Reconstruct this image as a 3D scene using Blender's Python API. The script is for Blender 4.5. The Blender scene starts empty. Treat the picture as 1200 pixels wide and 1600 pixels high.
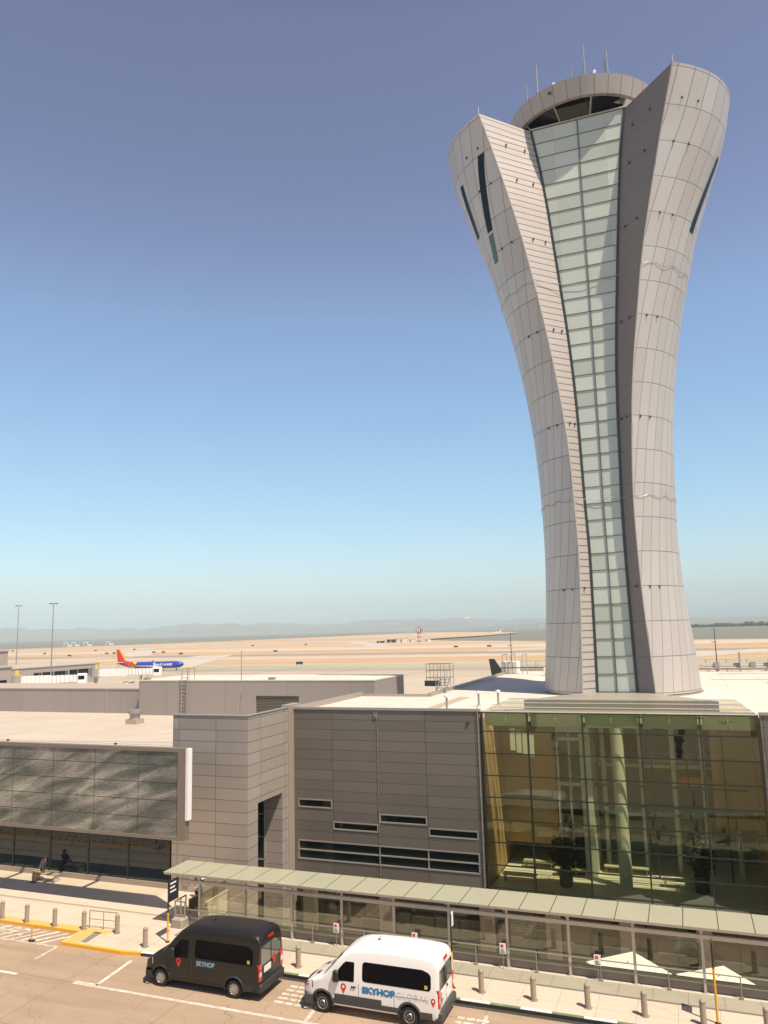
import bpy, bmesh, math, random
from mathutils import Vector, Matrix
random.seed(7)
R_ = math.radians
sc = bpy.context.scene
C = sc.collection

# ------------------------------------------------------------------ mesh helper
class MB:
    def __init__(s): s.v = []; s.f = []; s.uv = {}; s.mi = {}
    def add(s, vs, fs):
        n = len(s.v); s.v += [tuple(v) for v in vs]
        for f in fs: s.f.append(tuple(n + i for i in f))
        return s
    def quad(s, a, b, c, d, uv=None):
        s.add([a, b, c, d], [(0, 1, 2, 3)])
        if uv: s.uv[len(s.f) - 1] = uv
        return s
    def poly(s, pts): return s.add(pts, [tuple(range(len(pts)))])
    def box(s, x0, x1, y0, y1, z0, z1):
        return s.add([(x0,y0,z0),(x1,y0,z0),(x1,y1,z0),(x0,y1,z0),(x0,y0,z1),(x1,y0,z1),(x1,y1,z1),(x0,y1,z1)],
            [(0,3,2,1),(4,5,6,7),(0,1,5,4),(1,2,6,5),(2,3,7,6),(3,0,4,7)])
    def cbox(s, cx, cy, cz, sx, sy, sz): return s.box(cx-sx/2, cx+sx/2, cy-sy/2, cy+sy/2, cz-sz/2, cz+sz/2)
    def rbox(s, c, size, rz=0, ry=0, rx=0):
        m = Matrix.Translation(c) @ Matrix.Rotation(rz,4,'Z') @ Matrix.Rotation(ry,4,'Y') @ Matrix.Rotation(rx,4,'X')
        t = MB().cbox(0,0,0,*size); return s.add([m @ Vector(v) for v in t.v], t.f)
    def bbox(s, x0, x1, y0, y1, z0, z1, b=.02):     # box with chamfered vertical edges and top
        o = [(x0+b,y0),(x1-b,y0),(x1,y0+b),(x1,y1-b),(x1-b,y1),(x0+b,y1),(x0,y1-b),(x0,y0+b)]
        cx, cy = (x0+x1)/2, (y0+y1)/2
        inn = [(x + (b if x < cx else -b), y + (b if y < cy else -b)) for x, y in o]
        vs = [(x,y,z0) for x,y in o] + [(x,y,z1-b) for x,y in o] + [(x,y,z1) for x,y in inn]
        fs = [tuple(range(7,-1,-1)), tuple(range(16,24))]
        for k in (0,8):
            for i in range(8): fs.append((k+i, k+(i+1)%8, k+8+(i+1)%8, k+8+i))
        return s.add(vs, fs)
    def tube(s, p0, p1, r, n=8, r1=None, cap=True):
        p0 = Vector(p0); p1 = Vector(p1); d = (p1-p0).normalized()
        a = d.orthogonal().normalized(); b = d.cross(a); r1 = r if r1 is None else r1
        vs = []
        for p, q in ((p0, r), (p1, r1)):
            for i in range(n):
                t = 2*math.pi*i/n; vs.append(p + (a*math.cos(t) + b*math.sin(t))*q)
        fs = [(i, (i+1)%n, n+(i+1)%n, n+i) for i in range(n)]
        if cap: fs += [tuple(range(n-1,-1,-1)), tuple(range(n,2*n))]
        return s.add(vs, fs)
    def path(s, pts, r, n=6):
        for a, b in zip(pts, pts[1:]): s.tube(a, b, r, n)
        return s
    def lathe(s, prof, c=(0,0,0), n=20, axis='Z', a0=0, a1=2*math.pi):
        full = abs(a1-a0-2*math.pi) < 1e-6; m = n if full else n+1; vs = []; fs = []
        for (r, h) in prof:
            for i in range(m):
                t = a0 + (a1-a0)*i/n
                p = (r*math.cos(t), r*math.sin(t), h)
                if axis == 'Y': p = (p[0], h, p[1])
                if axis == 'X': p = (h, p[0], p[1])
                vs.append((c[0]+p[0], c[1]+p[1], c[2]+p[2]))
        for k in range(len(prof)-1):
            for i in range(n if not full else m):
                j = (i+1) % m if full else i+1
                fs.append((k*m+i, k*m+j, (k+1)*m+j, (k+1)*m+i))
        return s.add(vs, fs)
    def prism(s, poly, axis, a, b):                  # extrude a 2-D outline along an axis
        n = len(poly)
        def p3(p, t): return {'X': (t,p[0],p[1]), 'Y': (p[0],t,p[1]), 'Z': (p[0],p[1],t)}[axis]
        vs = [p3(p,a) for p in poly] + [p3(p,b) for p in poly]
        fs = [tuple(range(n)), tuple(range(2*n-1,n-1,-1))] + [(i,n+i,n+(i+1)%n,(i+1)%n) for i in range(n)]
        return s.add(vs, fs)
    def build(s, name, mat, parent=None, smooth=False, local=False, fix=True, ang=None):
        off = Vector((0,0,0))
        if parent is not None and not local:
            q = parent
            while q is not None: off += Vector(q.location); q = q.parent
        me = bpy.data.meshes.new(name)
        me.from_pydata([tuple(Vector(v)-off) for v in s.v], [], s.f)
        if s.uv:
            l = me.uv_layers.new(name='UVMap')
            for p in me.polygons:
                u = s.uv.get(p.index)
                if u:
                    for k, li in enumerate(p.loop_indices): l.data[li].uv = u[k]
        if fix:
            bm = bmesh.new(); bm.from_mesh(me); bmesh.ops.recalc_face_normals(bm, faces=bm.faces); bm.to_mesh(me); bm.free()
        if smooth:
            for p in me.polygons: p.use_smooth = True
            if ang: me.set_sharp_from_angle(angle=R_(ang))
        me.materials.append(mat)
        o = bpy.data.objects.new(name, me); C.objects.link(o)
        if parent is not None: o.parent = parent
        return o

def tag(o, label, cat, group=None):
    o['label'] = label; o['category'] = cat
    if group: o['group'] = group
    return o
def thing(name, label, cat, loc=(0,0,0), rz=0, group=None):
    o = bpy.data.objects.new(name, None); C.objects.link(o)
    o.empty_display_size = .3
    o.location = loc; o.rotation_euler = (0,0,rz)
    return tag(o, label, cat, group)
def struct(o, kind='structure'): o['kind'] = kind; return o
def dup(root, loc, rz=None, label=None):
    def cp(o, parent):
        c = o.copy(); C.objects.link(c); c.parent = parent
        for ch in list(o.children): cp(ch, c)
        return c
    r = cp(root, None); r.location = loc
    if rz is not None: r.rotation_euler = (0,0,rz)
    if label: r['label'] = label
    return r

# ------------------------------------------------------------------ materials
def newmat(name):
    m = bpy.data.materials.new(name); m.use_nodes = True
    nt = m.node_tree; nt.nodes.clear()
    return m, nt
class N:
    def __init__(s, nt): s.nt = nt
    def __call__(s, t, **kw):
        n = s.nt.nodes.new(t)
        for k, v in kw.items():
            if k.startswith('i_'):
                n.inputs[k[2:].replace('_',' ')].default_value = v
            else: setattr(n, k, v)
        return n
    def l(s, a, b): s.nt.links.new(a, b)
    def math(s, op, a, b=None, c=None):
        n = s.nt.nodes.new('ShaderNodeMath'); n.operation = op
        for i, x in enumerate((a,b,c)):
            if x is None: continue
            if isinstance(x, (int,float)): n.inputs[i].default_value = x
            else: s.l(x, n.inputs[i])
        return n.outputs[0]
    def mix(s, f, a, b, blend='MIX'):
        n = s.nt.nodes.new('ShaderNodeMix'); n.data_type = 'RGBA'; n.blend_type = blend
        for i, x in ((0,f),(6,a),(7,b)):
            if isinstance(x, (int,float)): n.inputs[i].default_value = x
            elif isinstance(x, tuple): n.inputs[i].default_value = (*x[:3],1)
            else: s.l(x, n.inputs[i])
        return n.outputs[2]
    def ramp(s, f, stops):
        n = s.nt.nodes.new('ShaderNodeValToRGB'); e = n.color_ramp.elements
        while len(e) < len(stops): e.new(.5)
        for el, (p, c) in zip(e, stops):
            el.position = p; el.color = (*c,1) if len(c) == 3 else c
        s.l(f, n.inputs[0]); return n.outputs[0]
def out(n, bsdf):
    o = n('ShaderNodeOutputMaterial'); n.l(bsdf, o.inputs['Surface'])
def noise(n, vec, scale, detail=4, rough=.55):
    t = n('ShaderNodeTexNoise'); t.inputs['Scale'].default_value = scale; t.inputs['Detail'].default_value = detail
    t.inputs['Roughness'].default_value = rough
    if vec is not None: n.l(vec, t.inputs['Vector'])
    return t.outputs['Fac']
def simple(name, col, rough=.5, metal=0, var=.08, scale=1.5, coat=0, bump=0, bscale=20):
    m, nt = newmat(name); n = N(nt)
    b = n('ShaderNodeBsdfPrincipled', i_Roughness=rough, i_Metallic=metal)
    b.inputs['Coat Weight'].default_value = coat
    tc = n('ShaderNodeTexCoord').outputs['Object']
    f = noise(n, tc, scale)
    c = n.mix(f, tuple(x*(1-var) for x in col), tuple(min(1,x*(1+var)) for x in col))
    n.l(c, b.inputs['Base Color'])
    if bump:
        bp = n('ShaderNodeBump'); bp.inputs['Strength'].default_value = bump; bp.inputs['Distance'].default_value = .02
        n.l(noise(n, tc, bscale), bp.inputs['Height']); n.l(bp.outputs[0], b.inputs['Normal'])
    out(n, b.outputs[0]); return m
def panel(name, col, axes, vec='pos', rough=.45, metal=0, dark=.25, var=.06, dirt=.12, dscale=.4, bump=.4, skew=0):
    """cladding with joints: axes = [(component, step, offset, width), ...]"""
    m, nt = newmat(name); n = N(nt)
    b = n('ShaderNodeBsdfPrincipled', i_Roughness=rough, i_Metallic=metal)
    pos = n('ShaderNodeNewGeometry').outputs['Position']
    v = pos if vec == 'pos' else n('ShaderNodeTexCoord').outputs['UV']
    sp = n('ShaderNodeSeparateXYZ'); n.l(v, sp.inputs[0])
    mask = None; cells = []
    for (comp, step, off, w) in axes:
        val = sp.outputs['XYZ'.index(comp)]
        if skew and comp == 'X': val = n.math('ADD', val, n.math('MULTIPLY', sp.outputs[1], skew))
        q = n.math('DIVIDE', n.math('SUBTRACT', val, off), step)
        cells.append(n.math('FLOOR', q))
        d = n.math('ABSOLUTE', n.math('SUBTRACT', n.math('FRACT', q), .5))
        ln = n.math('GREATER_THAN', d, .5 - w/(2*step))
        mask = ln if mask is None else n.math('MAXIMUM', mask, ln)
    cb = n('ShaderNodeCombineXYZ')
    for i, c_ in enumerate(cells): n.l(c_, cb.inputs[i])
    wn = n('ShaderNodeTexWhiteNoise'); n.l(cb.outputs[0], wn.inputs['Vector'])
    c = n.mix(wn.outputs['Value'], tuple(x*(1-var) for x in col), tuple(x*(1+var) for x in col))
    st = n('ShaderNodeMapping'); st.inputs['Scale'].default_value = (1,1,.25); n.l(pos, st.inputs['Vector'])
    g = noise(n, st.outputs[0], dscale, 6, .6)
    c = n.mix(n.math('MULTIPLY', g, dirt*2), c, tuple(x*.62 for x in col))
    c = n.mix(mask, c, tuple(x*dark for x in col))
    n.l(c, b.inputs['Base Color'])
    rv = n.math('ADD', n.math('MULTIPLY', g, .25), rough-.12); n.l(rv, b.inputs['Roughness'])
    if bump:
        bp = n('ShaderNodeBump'); bp.inputs['Strength'].default_value = bump; bp.inputs['Distance'].default_value = .02
        bp.invert = True; n.l(mask, bp.inputs['Height']); n.l(bp.outputs[0], b.inputs['Normal'])
    out(n, b.outputs[0]); return m
def glass(name, tint, ior=1.5, rough=0.0, wave=.0, wscale=.6, dark=None, boost=1.0, pane=None, tilt=.012, stretch=(1,1,1)):
    """thin glazing: tinted see-through (or opaque dark) with real mirror reflection by angle"""
    m, nt = newmat(name); n = N(nt)
    if dark is None:
        a = n('ShaderNodeBsdfTransparent'); a.inputs[0].default_value = (*tint,1)
    else:
        a = n('ShaderNodeBsdfDiffuse'); a.inputs[0].default_value = (*dark,1)
    g = n('ShaderNodeBsdfGlossy', i_Roughness=rough)
    g.inputs[0].default_value = (*tint,1) if dark is not None else (.95,.97,.9,1)
    fr = n('ShaderNodeFresnel', i_IOR=ior)
    if wave:
        bp = n('ShaderNodeBump'); bp.inputs['Strength'].default_value = wave; bp.inputs['Distance'].default_value = .02
        mp = n('ShaderNodeMapping'); mp.inputs['Scale'].default_value = stretch; n.l(n('ShaderNodeNewGeometry').outputs['Position'], mp.inputs['Vector'])
        n.l(noise(n, mp.outputs[0], wscale, 2), bp.inputs['Height'])
        nrm = bp.outputs[0]
        if pane:                                       # every pane sits at a slightly different angle
            sp = n('ShaderNodeSeparateXYZ'); n.l(n('ShaderNodeNewGeometry').outputs['Position'], sp.inputs[0]); cb = n('ShaderNodeCombineXYZ')
            for i, (comp, step, off) in enumerate(pane): n.l(n.math('FLOOR', n.math('DIVIDE', n.math('SUBTRACT', sp.outputs['XYZ'.index(comp)], off), step)), cb.inputs[i])
            wn = n('ShaderNodeTexWhiteNoise'); n.l(cb.outputs[0], wn.inputs['Vector'])
            v1 = n('ShaderNodeVectorMath', operation='SUBTRACT'); n.l(wn.outputs['Color'], v1.inputs[0]); v1.inputs[1].default_value = (.5,.5,.5)
            v2 = n('ShaderNodeVectorMath', operation='SCALE'); n.l(v1.outputs[0], v2.inputs[0]); v2.inputs['Scale'].default_value = tilt
            v3 = n('ShaderNodeVectorMath', operation='ADD'); n.l(nrm, v3.inputs[0]); n.l(v2.outputs[0], v3.inputs[1])
            v4 = n('ShaderNodeVectorMath', operation='NORMALIZE'); n.l(v3.outputs[0], v4.inputs[0]); nrm = v4.outputs[0]
        n.l(nrm, g.inputs['Normal'])
    mx = n('ShaderNodeMixShader')
    n.l(n.math('MINIMUM', n.math('MULTIPLY', fr.outputs[0], boost), 1.0), mx.inputs[0])
    n.l(a.outputs[0], mx.inputs[1]); n.l(g.outputs[0], mx.inputs[2])
    out(n, mx.outputs[0]); return m
def ground(name, cols, scales, rough=.9, joint=None, bump=.15, spots=None, streak=None, cracks=None):
    """worn paving: three colours blended by two noises, optional joints and oil spots"""
    m, nt = newmat(name); n = N(nt)
    b = n('ShaderNodeBsdfPrincipled', i_Roughness=rough)
    pos = n('ShaderNodeNewGeometry').outputs['Position']
    f1 = noise(n, pos, scales[0], 6, .6); f2 = noise(n, pos, scales[1], 5, .65)
    c = n.mix(n.ramp(f1, [(.35,(0,0,0)),(.65,(1,1,1))]), cols[0], cols[1])
    c = n.mix(n.math('MULTIPLY', n.ramp(f2, [(.48,(0,0,0)),(.72,(1,1,1))]), .6), c, cols[2])
    fine = noise(n, pos, 9, 6, .7)
    c = n.mix(.35, c, n.mix(fine, tuple(x*.6 for x in cols[0]), tuple(min(1,x*1.3) for x in cols[0])))
    if streak:
        mp = n('ShaderNodeMapping'); mp.inputs['Scale'].default_value = streak; n.l(pos, mp.inputs['Vector'])
        f3 = noise(n, mp.outputs[0], 1, 5, .6)
        c = n.mix(n.math('MULTIPLY', n.ramp(f3, [(.45,(0,0,0)),(.75,(1,1,1))]), .55), c, tuple(x*.62 for x in cols[0]))
    if spots:
        vo = n('ShaderNodeTexVoronoi'); vo.inputs['Scale'].default_value = spots; n.l(pos, vo.inputs['Vector'])
        sm = n.math('MULTIPLY', n.math('LESS_THAN', n.math('ADD', vo.outputs['Distance'], n.math('MULTIPLY', fine, .06)), .105), n.math('GREATER_THAN', f1, .44))
        c = n.mix(n.math('MULTIPLY', sm, .7), c, tuple(x*.25 for x in cols[0]))
    if cracks:
        wob = n('ShaderNodeVectorMath', operation='ADD'); n.l(pos, wob.inputs[0])
        nz = n('ShaderNodeTexNoise'); nz.inputs['Scale'].default_value = .9; n.l(pos, nz.inputs['Vector']); n.l(nz.outputs['Color'], wob.inputs[1])
        vo2 = n('ShaderNodeTexVoronoi', feature='DISTANCE_TO_EDGE'); vo2.inputs['Scale'].default_value = cracks; n.l(wob.outputs[0], vo2.inputs['Vector'])
        ck = n.math('MULTIPLY', n.math('LESS_THAN', vo2.outputs['Distance'], .012*cracks), n.math('GREATER_THAN', f2, .47))
        c = n.mix(n.math('MULTIPLY', ck, .5), c, tuple(x*.35 for x in cols[0]))
        vo3 = n('ShaderNodeTexVoronoi'); vo3.inputs['Scale'].default_value = .16; n.l(pos, vo3.inputs['Vector'])
        st = n.ramp(n.math('ADD', vo3.outputs['Distance'], n.math('MULTIPLY', f2, .5)), [(.30,(1,1,1)),(.52,(0,0,0))])
        c = n.mix(n.math('MULTIPLY', st, .38), c, tuple(x*.45 for x in cols[0]))
    if joint:
        sp = n('ShaderNodeSeparateXYZ'); n.l(pos, sp.inputs[0]); mk = None
        for comp, step, off, w in joint:
            d = n.math('ABSOLUTE', n.math('SUBTRACT', n.math('FRACT', n.math('DIVIDE', n.math('SUBTRACT', sp.outputs['XYZ'.index(comp)], off), step)), .5))
            ln = n.math('GREATER_THAN', d, .5 - w/(2*step)); mk = ln if mk is None else n.math('MAXIMUM', mk, ln)
        c = n.mix(n.math('MULTIPLY', mk, .6), c, tuple(x*.4 for x in cols[0]))
    n.l(c, b.inputs['Base Color'])
    bp = n('ShaderNodeBump'); bp.inputs['Strength'].default_value = bump; bp.inputs['Distance'].default_value = .02
    n.l(fine, bp.inputs['Height']); n.l(bp.outputs[0], b.inputs['Normal'])
    out(n, b.outputs[0]); return m
def paint(name, col, wear=.5, under=(.42,.35,.28), scale=3):
    """road paint worn through to the paving"""
    m, nt = newmat(name); n = N(nt)
    b = n('ShaderNodeBsdfPrincipled', i_Roughness=.75)
    pos = n('ShaderNodeNewGeometry').outputs['Position']
    f = noise(n, pos, scale, 7, .75)
    k = n.ramp(f, [(wear-.08,(0,0,0)),(wear+.08,(1,1,1))])
    c = n.mix(k, col, tuple(a*.6+b_*.4 for a, b_ in zip(under, col)))
    n.l(c, b.inputs['Base Color']); out(n, b.outputs[0]); return m

M = {}
M['block'] = panel('block_cladding', (.425,.365,.31), [('Z',.656,.16,.03),('X',2.62,-29.0,.03),('Y',3.05,41.83,.03)], rough=.42, metal=.15, dark=.3, var=.09, dirt=.18)
M['grey'] = panel('dark_grey_cladding', (.20,.175,.145), [('Z',.626,10.03,.03),('X',3.12,-24.52,.035)], rough=.4, metal=.25, dark=.4, var=.10, dirt=.18)
M['trim'] = simple('anodised_trim', (.42,.37,.31), .4, .4)
M['cap'] = panel('cap_metal', (.50,.45,.37), [('X',3.1,-11.6,.05)], rough=.4, metal=.3, dark=.5)
M['apron'] = simple('apron_metal', (.36,.32,.26), .45, .2)
M['pier'] = simple('pier_clad', (.36,.29,.23), .5, .1)
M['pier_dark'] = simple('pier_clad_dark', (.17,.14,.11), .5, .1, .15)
M['roof'] = ground('roof_membrane', ((.62,.53,.445),(.72,.63,.535),(.50,.41,.33)), (.12,.45), joint=[('X',3.0,0,.04),('Y',6.0,0,.04)], bump=.05)
M['roof_tan'] = ground('roof_concrete', ((.49,.41,.33),(.56,.47,.38),(.40,.32,.25)), (.09,.35), joint=[('X',7.0,0,.05),('Y',7.0,0,.05)], bump=.05)
M['pad'] = simple('roof_pad', (.42,.33,.26), .9)
M['penthouse'] = panel('penthouse_wall', (.36,.31,.27), [('X',6.1,-44.4,.03)], rough=.6, dark=.6, dirt=.2)
M['concrete'] = simple('concrete', (.42,.37,.31), .85, 0, .12, .8, bump=.1)
M['tower'] = panel('tower_panels', (.565,.51,.46), [('X',8.6,0,.42),('Y',2.5,.14,.06)], vec='uv', rough=.45, metal=.45, dark=.45, var=.065, dirt=.09, dscale=.15, skew=1.35)
M['tower_r'] = panel('tower_panels_right', (.565,.51,.46), [('X',8.6,2,.42),('Y',2.5,.14,.06)], vec='uv', rough=.45, metal=.45, dark=.45, var=.065, dirt=.09, dscale=.15, skew=-1.35)
M['rib'] = panel('tower_ribbed', (.55,.49,.45), [('Y',.52,.0,.09)], vec='uv', rough=.5, metal=.3, dark=.42, var=.03, dirt=.05)
M['return_shade'] = panel('tower_return_painted_shade', (.24,.215,.205), [('Y',2.5,.14,.04)], vec='uv', rough=.6, metal=.1, dark=.7, var=.02, dirt=.04)  # smooth right return face; its shade is painted in as a darker base
M['fascia'] = panel('cab_fascia_panels', (.42,.37,.34), [('X',10,5,.5)], vec='uv', rough=.5, metal=.2, dark=.45, var=.03, dirt=.06)
M['spandrel'] = panel('tower_slot_glass', (.54,.575,.49), [('Z',1.255,10.16,.012),('X',2.0,-4.72,.01)], rough=.10, dark=.6, var=.16, dirt=.12, bump=0)
M['steel'] = simple('dark_steel', (.075,.08,.07), .4, .5)
M['galv'] = simple('galvanised_steel', (.38,.35,.31), .45, .6)
M['beam'] = simple('canopy_steel', (.55,.49,.42), .45, .3)
M['cabglass'] = glass('cab_glass', (.55,.6,.62), 1.5, dark=(.012,.016,.02), boost=1.6)
M['slit'] = glass('slit_glass', (.5,.55,.58), 1.45, dark=(.01,.012,.016), boost=1.0)
M['darkglass'] = glass('window_glass', (.75,.85,.8), 1.5, dark=(.012,.02,.018), wave=.25, wscale=.8, pane=[('X',3.1,-24.5),('Z',.6,.2)], tilt=.03)
M['lobbyglass'] = glass('lobby_glass', (.9,.92,.85), 1.55, dark=(.040,.036,.028), wave=.2, wscale=.5, boost=1.5, pane=[('X',1.5,-24),('Z',1.6,-3.15)], tilt=.03)
M['hallglass'] = glass('hall_glass', (.85,.9,.9), 1.5, dark=(.012,.018,.022), wave=.15, wscale=.4, boost=1.3, pane=[('X',3.05,-29.6),('Z',2.05,.5)], tilt=.02)
M['atrium'] = glass('atrium_glass', (.90,.92,.80), 1.5, wave=.6, wscale=.5, boost=1.15, pane=[('X',3.12,-11.98),('Z',1.25,.17)], tilt=.03, stretch=(.5,1,1.6))
M['clear'] = glass('clear_glass', (.93,.93,.87), 1.5, boost=1.6, wave=.04, wscale=.7, pane=[('X',2.68,-.27),('Z',9,-5)], tilt=.012)
M['frame_dark'] = simple('screen_frame', (.25,.205,.16), .5, .3)
M['mull'] = simple('mullion_dark', (.045,.05,.035), .4, .4)
M['black'] = simple('black_plastic', (.018,.018,.018), .5)
M['white'] = simple('white_paint', (.80,.78,.74), .5, 0, .04)
M['umb'] = simple('umbrella_cloth', (.82,.79,.72), .85, 0, .03)
M['yellow'] = simple('yellow_paint', (.75,.36,.03), .55)
M['red'] = simple('red_paint', (.65,.03,.02), .45)
M['orange'] = simple('orange_paint', (.65,.25,.06), .55)
M['louvre'] = panel('louvre_slats', (.22,.19,.15), [('Z',.13,0,.06)], rough=.5, metal=.3, dark=.12)
M['rust'] = simple('rust_rail', (.38,.24,.15), .6, .2)

m, nt = newmat('cap_fritted_glass'); n = N(nt)
a = n('ShaderNodeBsdfTransparent'); a.inputs[0].default_value = (.95,.95,.86,1)
b = n('ShaderNodeBsdfPrincipled', i_Roughness=.25); b.inputs['Base Color'].default_value = (.42,.38,.29,1)
mx = n('ShaderNodeMixShader'); mx.inputs[0].default_value = .26
n.l(a.outputs[0], mx.inputs[1]); n.l(b.outputs[0], mx.inputs[2]); out(n, mx.outputs[0]); M['capglass'] = m
m, nt = newmat('canopy_fritted_glass'); n = N(nt)
a = n('ShaderNodeBsdfTransparent'); a.inputs[0].default_value = (.72,.75,.55,1)
pos = n('ShaderNodeNewGeometry').outputs['Position']; sp = n('ShaderNodeSeparateXYZ'); n.l(pos, sp.inputs[0])
d = n.math('ABSOLUTE', n.math('SUBTRACT', n.math('FRACT', n.math('DIVIDE', n.math('SUBTRACT', sp.outputs[0], .40), 1.34)), .5))
ln = n.math('GREATER_THAN', d, .5-.02/1.34)
b = n('ShaderNodeBsdfPrincipled', i_Roughness=.22)
g = noise(n, pos, .7, 5, .6)
n.l(n.mix(ln, n.mix(g, (.50,.475,.345), (.57,.54,.41)), (.12,.12,.08)), b.inputs['Base Color'])
mx = n('ShaderNodeMixShader'); mx.inputs[0].default_value = .72
n.l(a.outputs[0], mx.inputs[1]); n.l(b.outputs[0], mx.inputs[2]); out(n, mx.outputs[0]); M['canopyglass'] = m

# ------------------------------------------------------------------ camera, sky, sun
cam_d = bpy.data.cameras.new('camera'); cam = bpy.data.objects.new('camera', cam_d); C.objects.link(cam)
cam_d.sensor_fit = 'HORIZONTAL'; cam_d.sensor_width = 36; cam_d.lens = 36
cam_d.clip_start = .1; cam_d.clip_end = 60000
yaw, pitch, roll = R_(20.8), R_(8.7146), R_(1.4894)
fw = Vector((-math.sin(yaw)*math.cos(pitch), math.cos(yaw)*math.cos(pitch), math.sin(pitch)))
r0 = Vector((math.cos(yaw), math.sin(yaw), 0)); u0 = r0.cross(fw)
rt = r0*math.cos(roll) - u0*math.sin(roll); up = r0*math.sin(roll) + u0*math.cos(roll)
cam.matrix_world = Matrix(((rt.x,up.x,-fw.x,0),(rt.y,up.y,-fw.y,0),(rt.z,up.z,-fw.z,15),(0,0,0,1)))
sc.camera = cam

SUN_EL, SUN_AZ = 62.5, 120.0          # azimuth clockwise from +Y
az, el = R_(SUN_AZ), R_(SUN_EL)
to_sun = Vector((math.sin(az)*math.cos(el), math.cos(az)*math.cos(el), math.sin(el)))
sd = bpy.data.lights.new('sun', 'SUN'); so = bpy.data.objects.new('sun', sd); C.objects.link(so)
sd.energy = 5.0; sd.angle = R_(.53); sd.color = (1,.90,.74)
so.rotation_euler = to_sun.to_track_quat('Z','Y').to_euler()
SKY_TINT = [(0,(1,1,1)),(.06,(.97,1,1)),(.14,(.86,.97,.96)),(.27,(.90,.98,.98)),(.38,(.97,.96,.95)),(.46,(.97,.80,.83)),(.54,(.90,.72,.72)),(.66,(.90,.70,.68)),(.80,(.35,.32,.34)),(1,(.25,.25,.28))]
w = bpy.data.worlds.new('World'); sc.world = w; w.use_nodes = True
nt = w.node_tree; nt.nodes.clear(); n = N(nt)
sky = n('ShaderNodeTexSky', sky_type='NISHITA'); sky.sun_disc = False
sky.sun_elevation = el; sky.sun_rotation = az; sky.air_density = 1.0; sky.dust_density = 1.2; sky.ozone_density = 2.0; sky.altitude = 10
bg = n('ShaderNodeBackground'); bg.inputs['Strength'].default_value = .15
tc = n('ShaderNodeTexCoord'); sz = n('ShaderNodeSeparateXYZ'); n.l(tc.outputs['Generated'], sz.inputs[0])
tint = n.ramp(n.math('MAXIMUM', sz.outputs[2], 0.0), SKY_TINT)
n.l(n.mix(1.0, sky.outputs[0], tint, 'MULTIPLY'), bg.inputs[0])
wo = n('ShaderNodeOutputWorld'); n.l(bg.outputs[0], wo.inputs['Surface'])
sc.view_settings.view_transform = 'Standard'; sc.view_settings.look = 'None'
sc.view_settings.exposure = .35; sc.view_settings.gamma = 1

# ------------------------------------------------------------------ ground, water, hills
def sheet(name, pts, z, mat):
    return struct(MB().poly([(x,y,z) for x,y in pts]).build(name, mat))
m, nt = newmat('airfield_ground'); n = N(nt)                       # dry grass with taxiways running parallel to the terminal
pos = n('ShaderNodeNewGeometry').outputs['Position']; sp = n('ShaderNodeSeparateXYZ'); n.l(pos, sp.inputs[0])
yy = n.math('ADD', sp.outputs[1], n.math('MULTIPLY', sp.outputs[0], -.02))
wob = n.math('MULTIPLY', n.math('SUBTRACT', noise(n, pos, .004, 3), .5), 14)
yw = n.math('ADD', yy, wob)
f = n.ramp(n.math('DIVIDE', yw, 2400), [(0,(.42,.345,.265)),(.150,(.45,.37,.285)),(.1555,(.25,.215,.17)),(.1575,(.42,.345,.265)),(.166,(.36,.345,.235)),(.172,(.29,.315,.21)),(.181,(.32,.335,.225)),(.184,(.50,.43,.34)),
    (.188,(.46,.285,.145)),(.222,(.45,.275,.14)),(.224,(.50,.42,.32)),(.240,(.47,.395,.30)),(.245,(.43,.28,.155)),(.28,(.47,.295,.155)),(.300,(.44,.27,.14)),(.325,(.47,.30,.16)),(.33,(.55,.48,.39)),(.345,(.52,.45,.36)),(.364,(.46,.295,.16)),(.44,(.47,.29,.15)),(.445,(.5,.42,.32)),(.46,(.48,.40,.30)),(.465,(.46,.29,.155)),(.56,(.48,.30,.165)),(.57,(.44,.38,.30)),(.6,(.48,.305,.175)),(1,(.50,.34,.2))])
mp = n('ShaderNodeMapping'); mp.inputs['Scale'].default_value = (.006,.03,1); n.l(pos, mp.inputs['Vector'])
g1 = noise(n, mp.outputs[0], 1, 7, .65)
f = n.mix(n.math('MULTIPLY', n.ramp(g1, [(.42,(0,0,0)),(.7,(1,1,1))]), .5), f, (.56,.45,.33))
g2 = noise(n, pos, .05, 6, .7)
f = n.mix(n.math('MULTIPLY', n.ramp(g2, [(.45,(0,0,0)),(.8,(1,1,1))]), .4), f, (.36,.27,.18))
b = n('ShaderNodeBsdfPrincipled', i_Roughness=.95); n.l(f, b.inputs['Base Color']); out(n, b.outputs[0]); M['airfield'] = m
land = [(-9000,-400),(-9000,900),(-3000,1050),(-1690,1130),(-1312,1212),(-1260,1300),(-1220,1480),(-1180,1990),(-1240,3050),(-1250,3900),(-1000,3700),(-507,2574),(-470,2250),(-450,1833),(-465,1414),(-355,1210),(-172,1033),(15,957),(84,923),(600,760),(2500,500),(6000,300),(9000,-400)]
land.reverse()
sheet('airfield', land, -5, M['airfield'])
txm = ground('taxiway_concrete', ((.50,.43,.35),(.56,.485,.40),(.43,.37,.30)), (.01,.05), bump=0, streak=(.012,.3,1)); rwm = ground('runway_asphalt', ((.27,.245,.21),(.33,.30,.255),(.22,.20,.17)), (.01,.05), bump=0, streak=(.008,.4,1)); shm = ground('shoulder_dirt', ((.40,.30,.20),(.46,.345,.235),(.33,.25,.165)), (.02,.06), bump=0)
def strip(name, a, b_, w, mat, z):
    a = Vector((*a,0)); b_ = Vector((*b_,0)); d = (b_-a).normalized(); q = Vector((-d.y,d.x,0))*w/2
    sheet(name, [(p.x,p.y) for p in (a-q,b_-q,b_+q,a+q)], z, mat)
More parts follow.
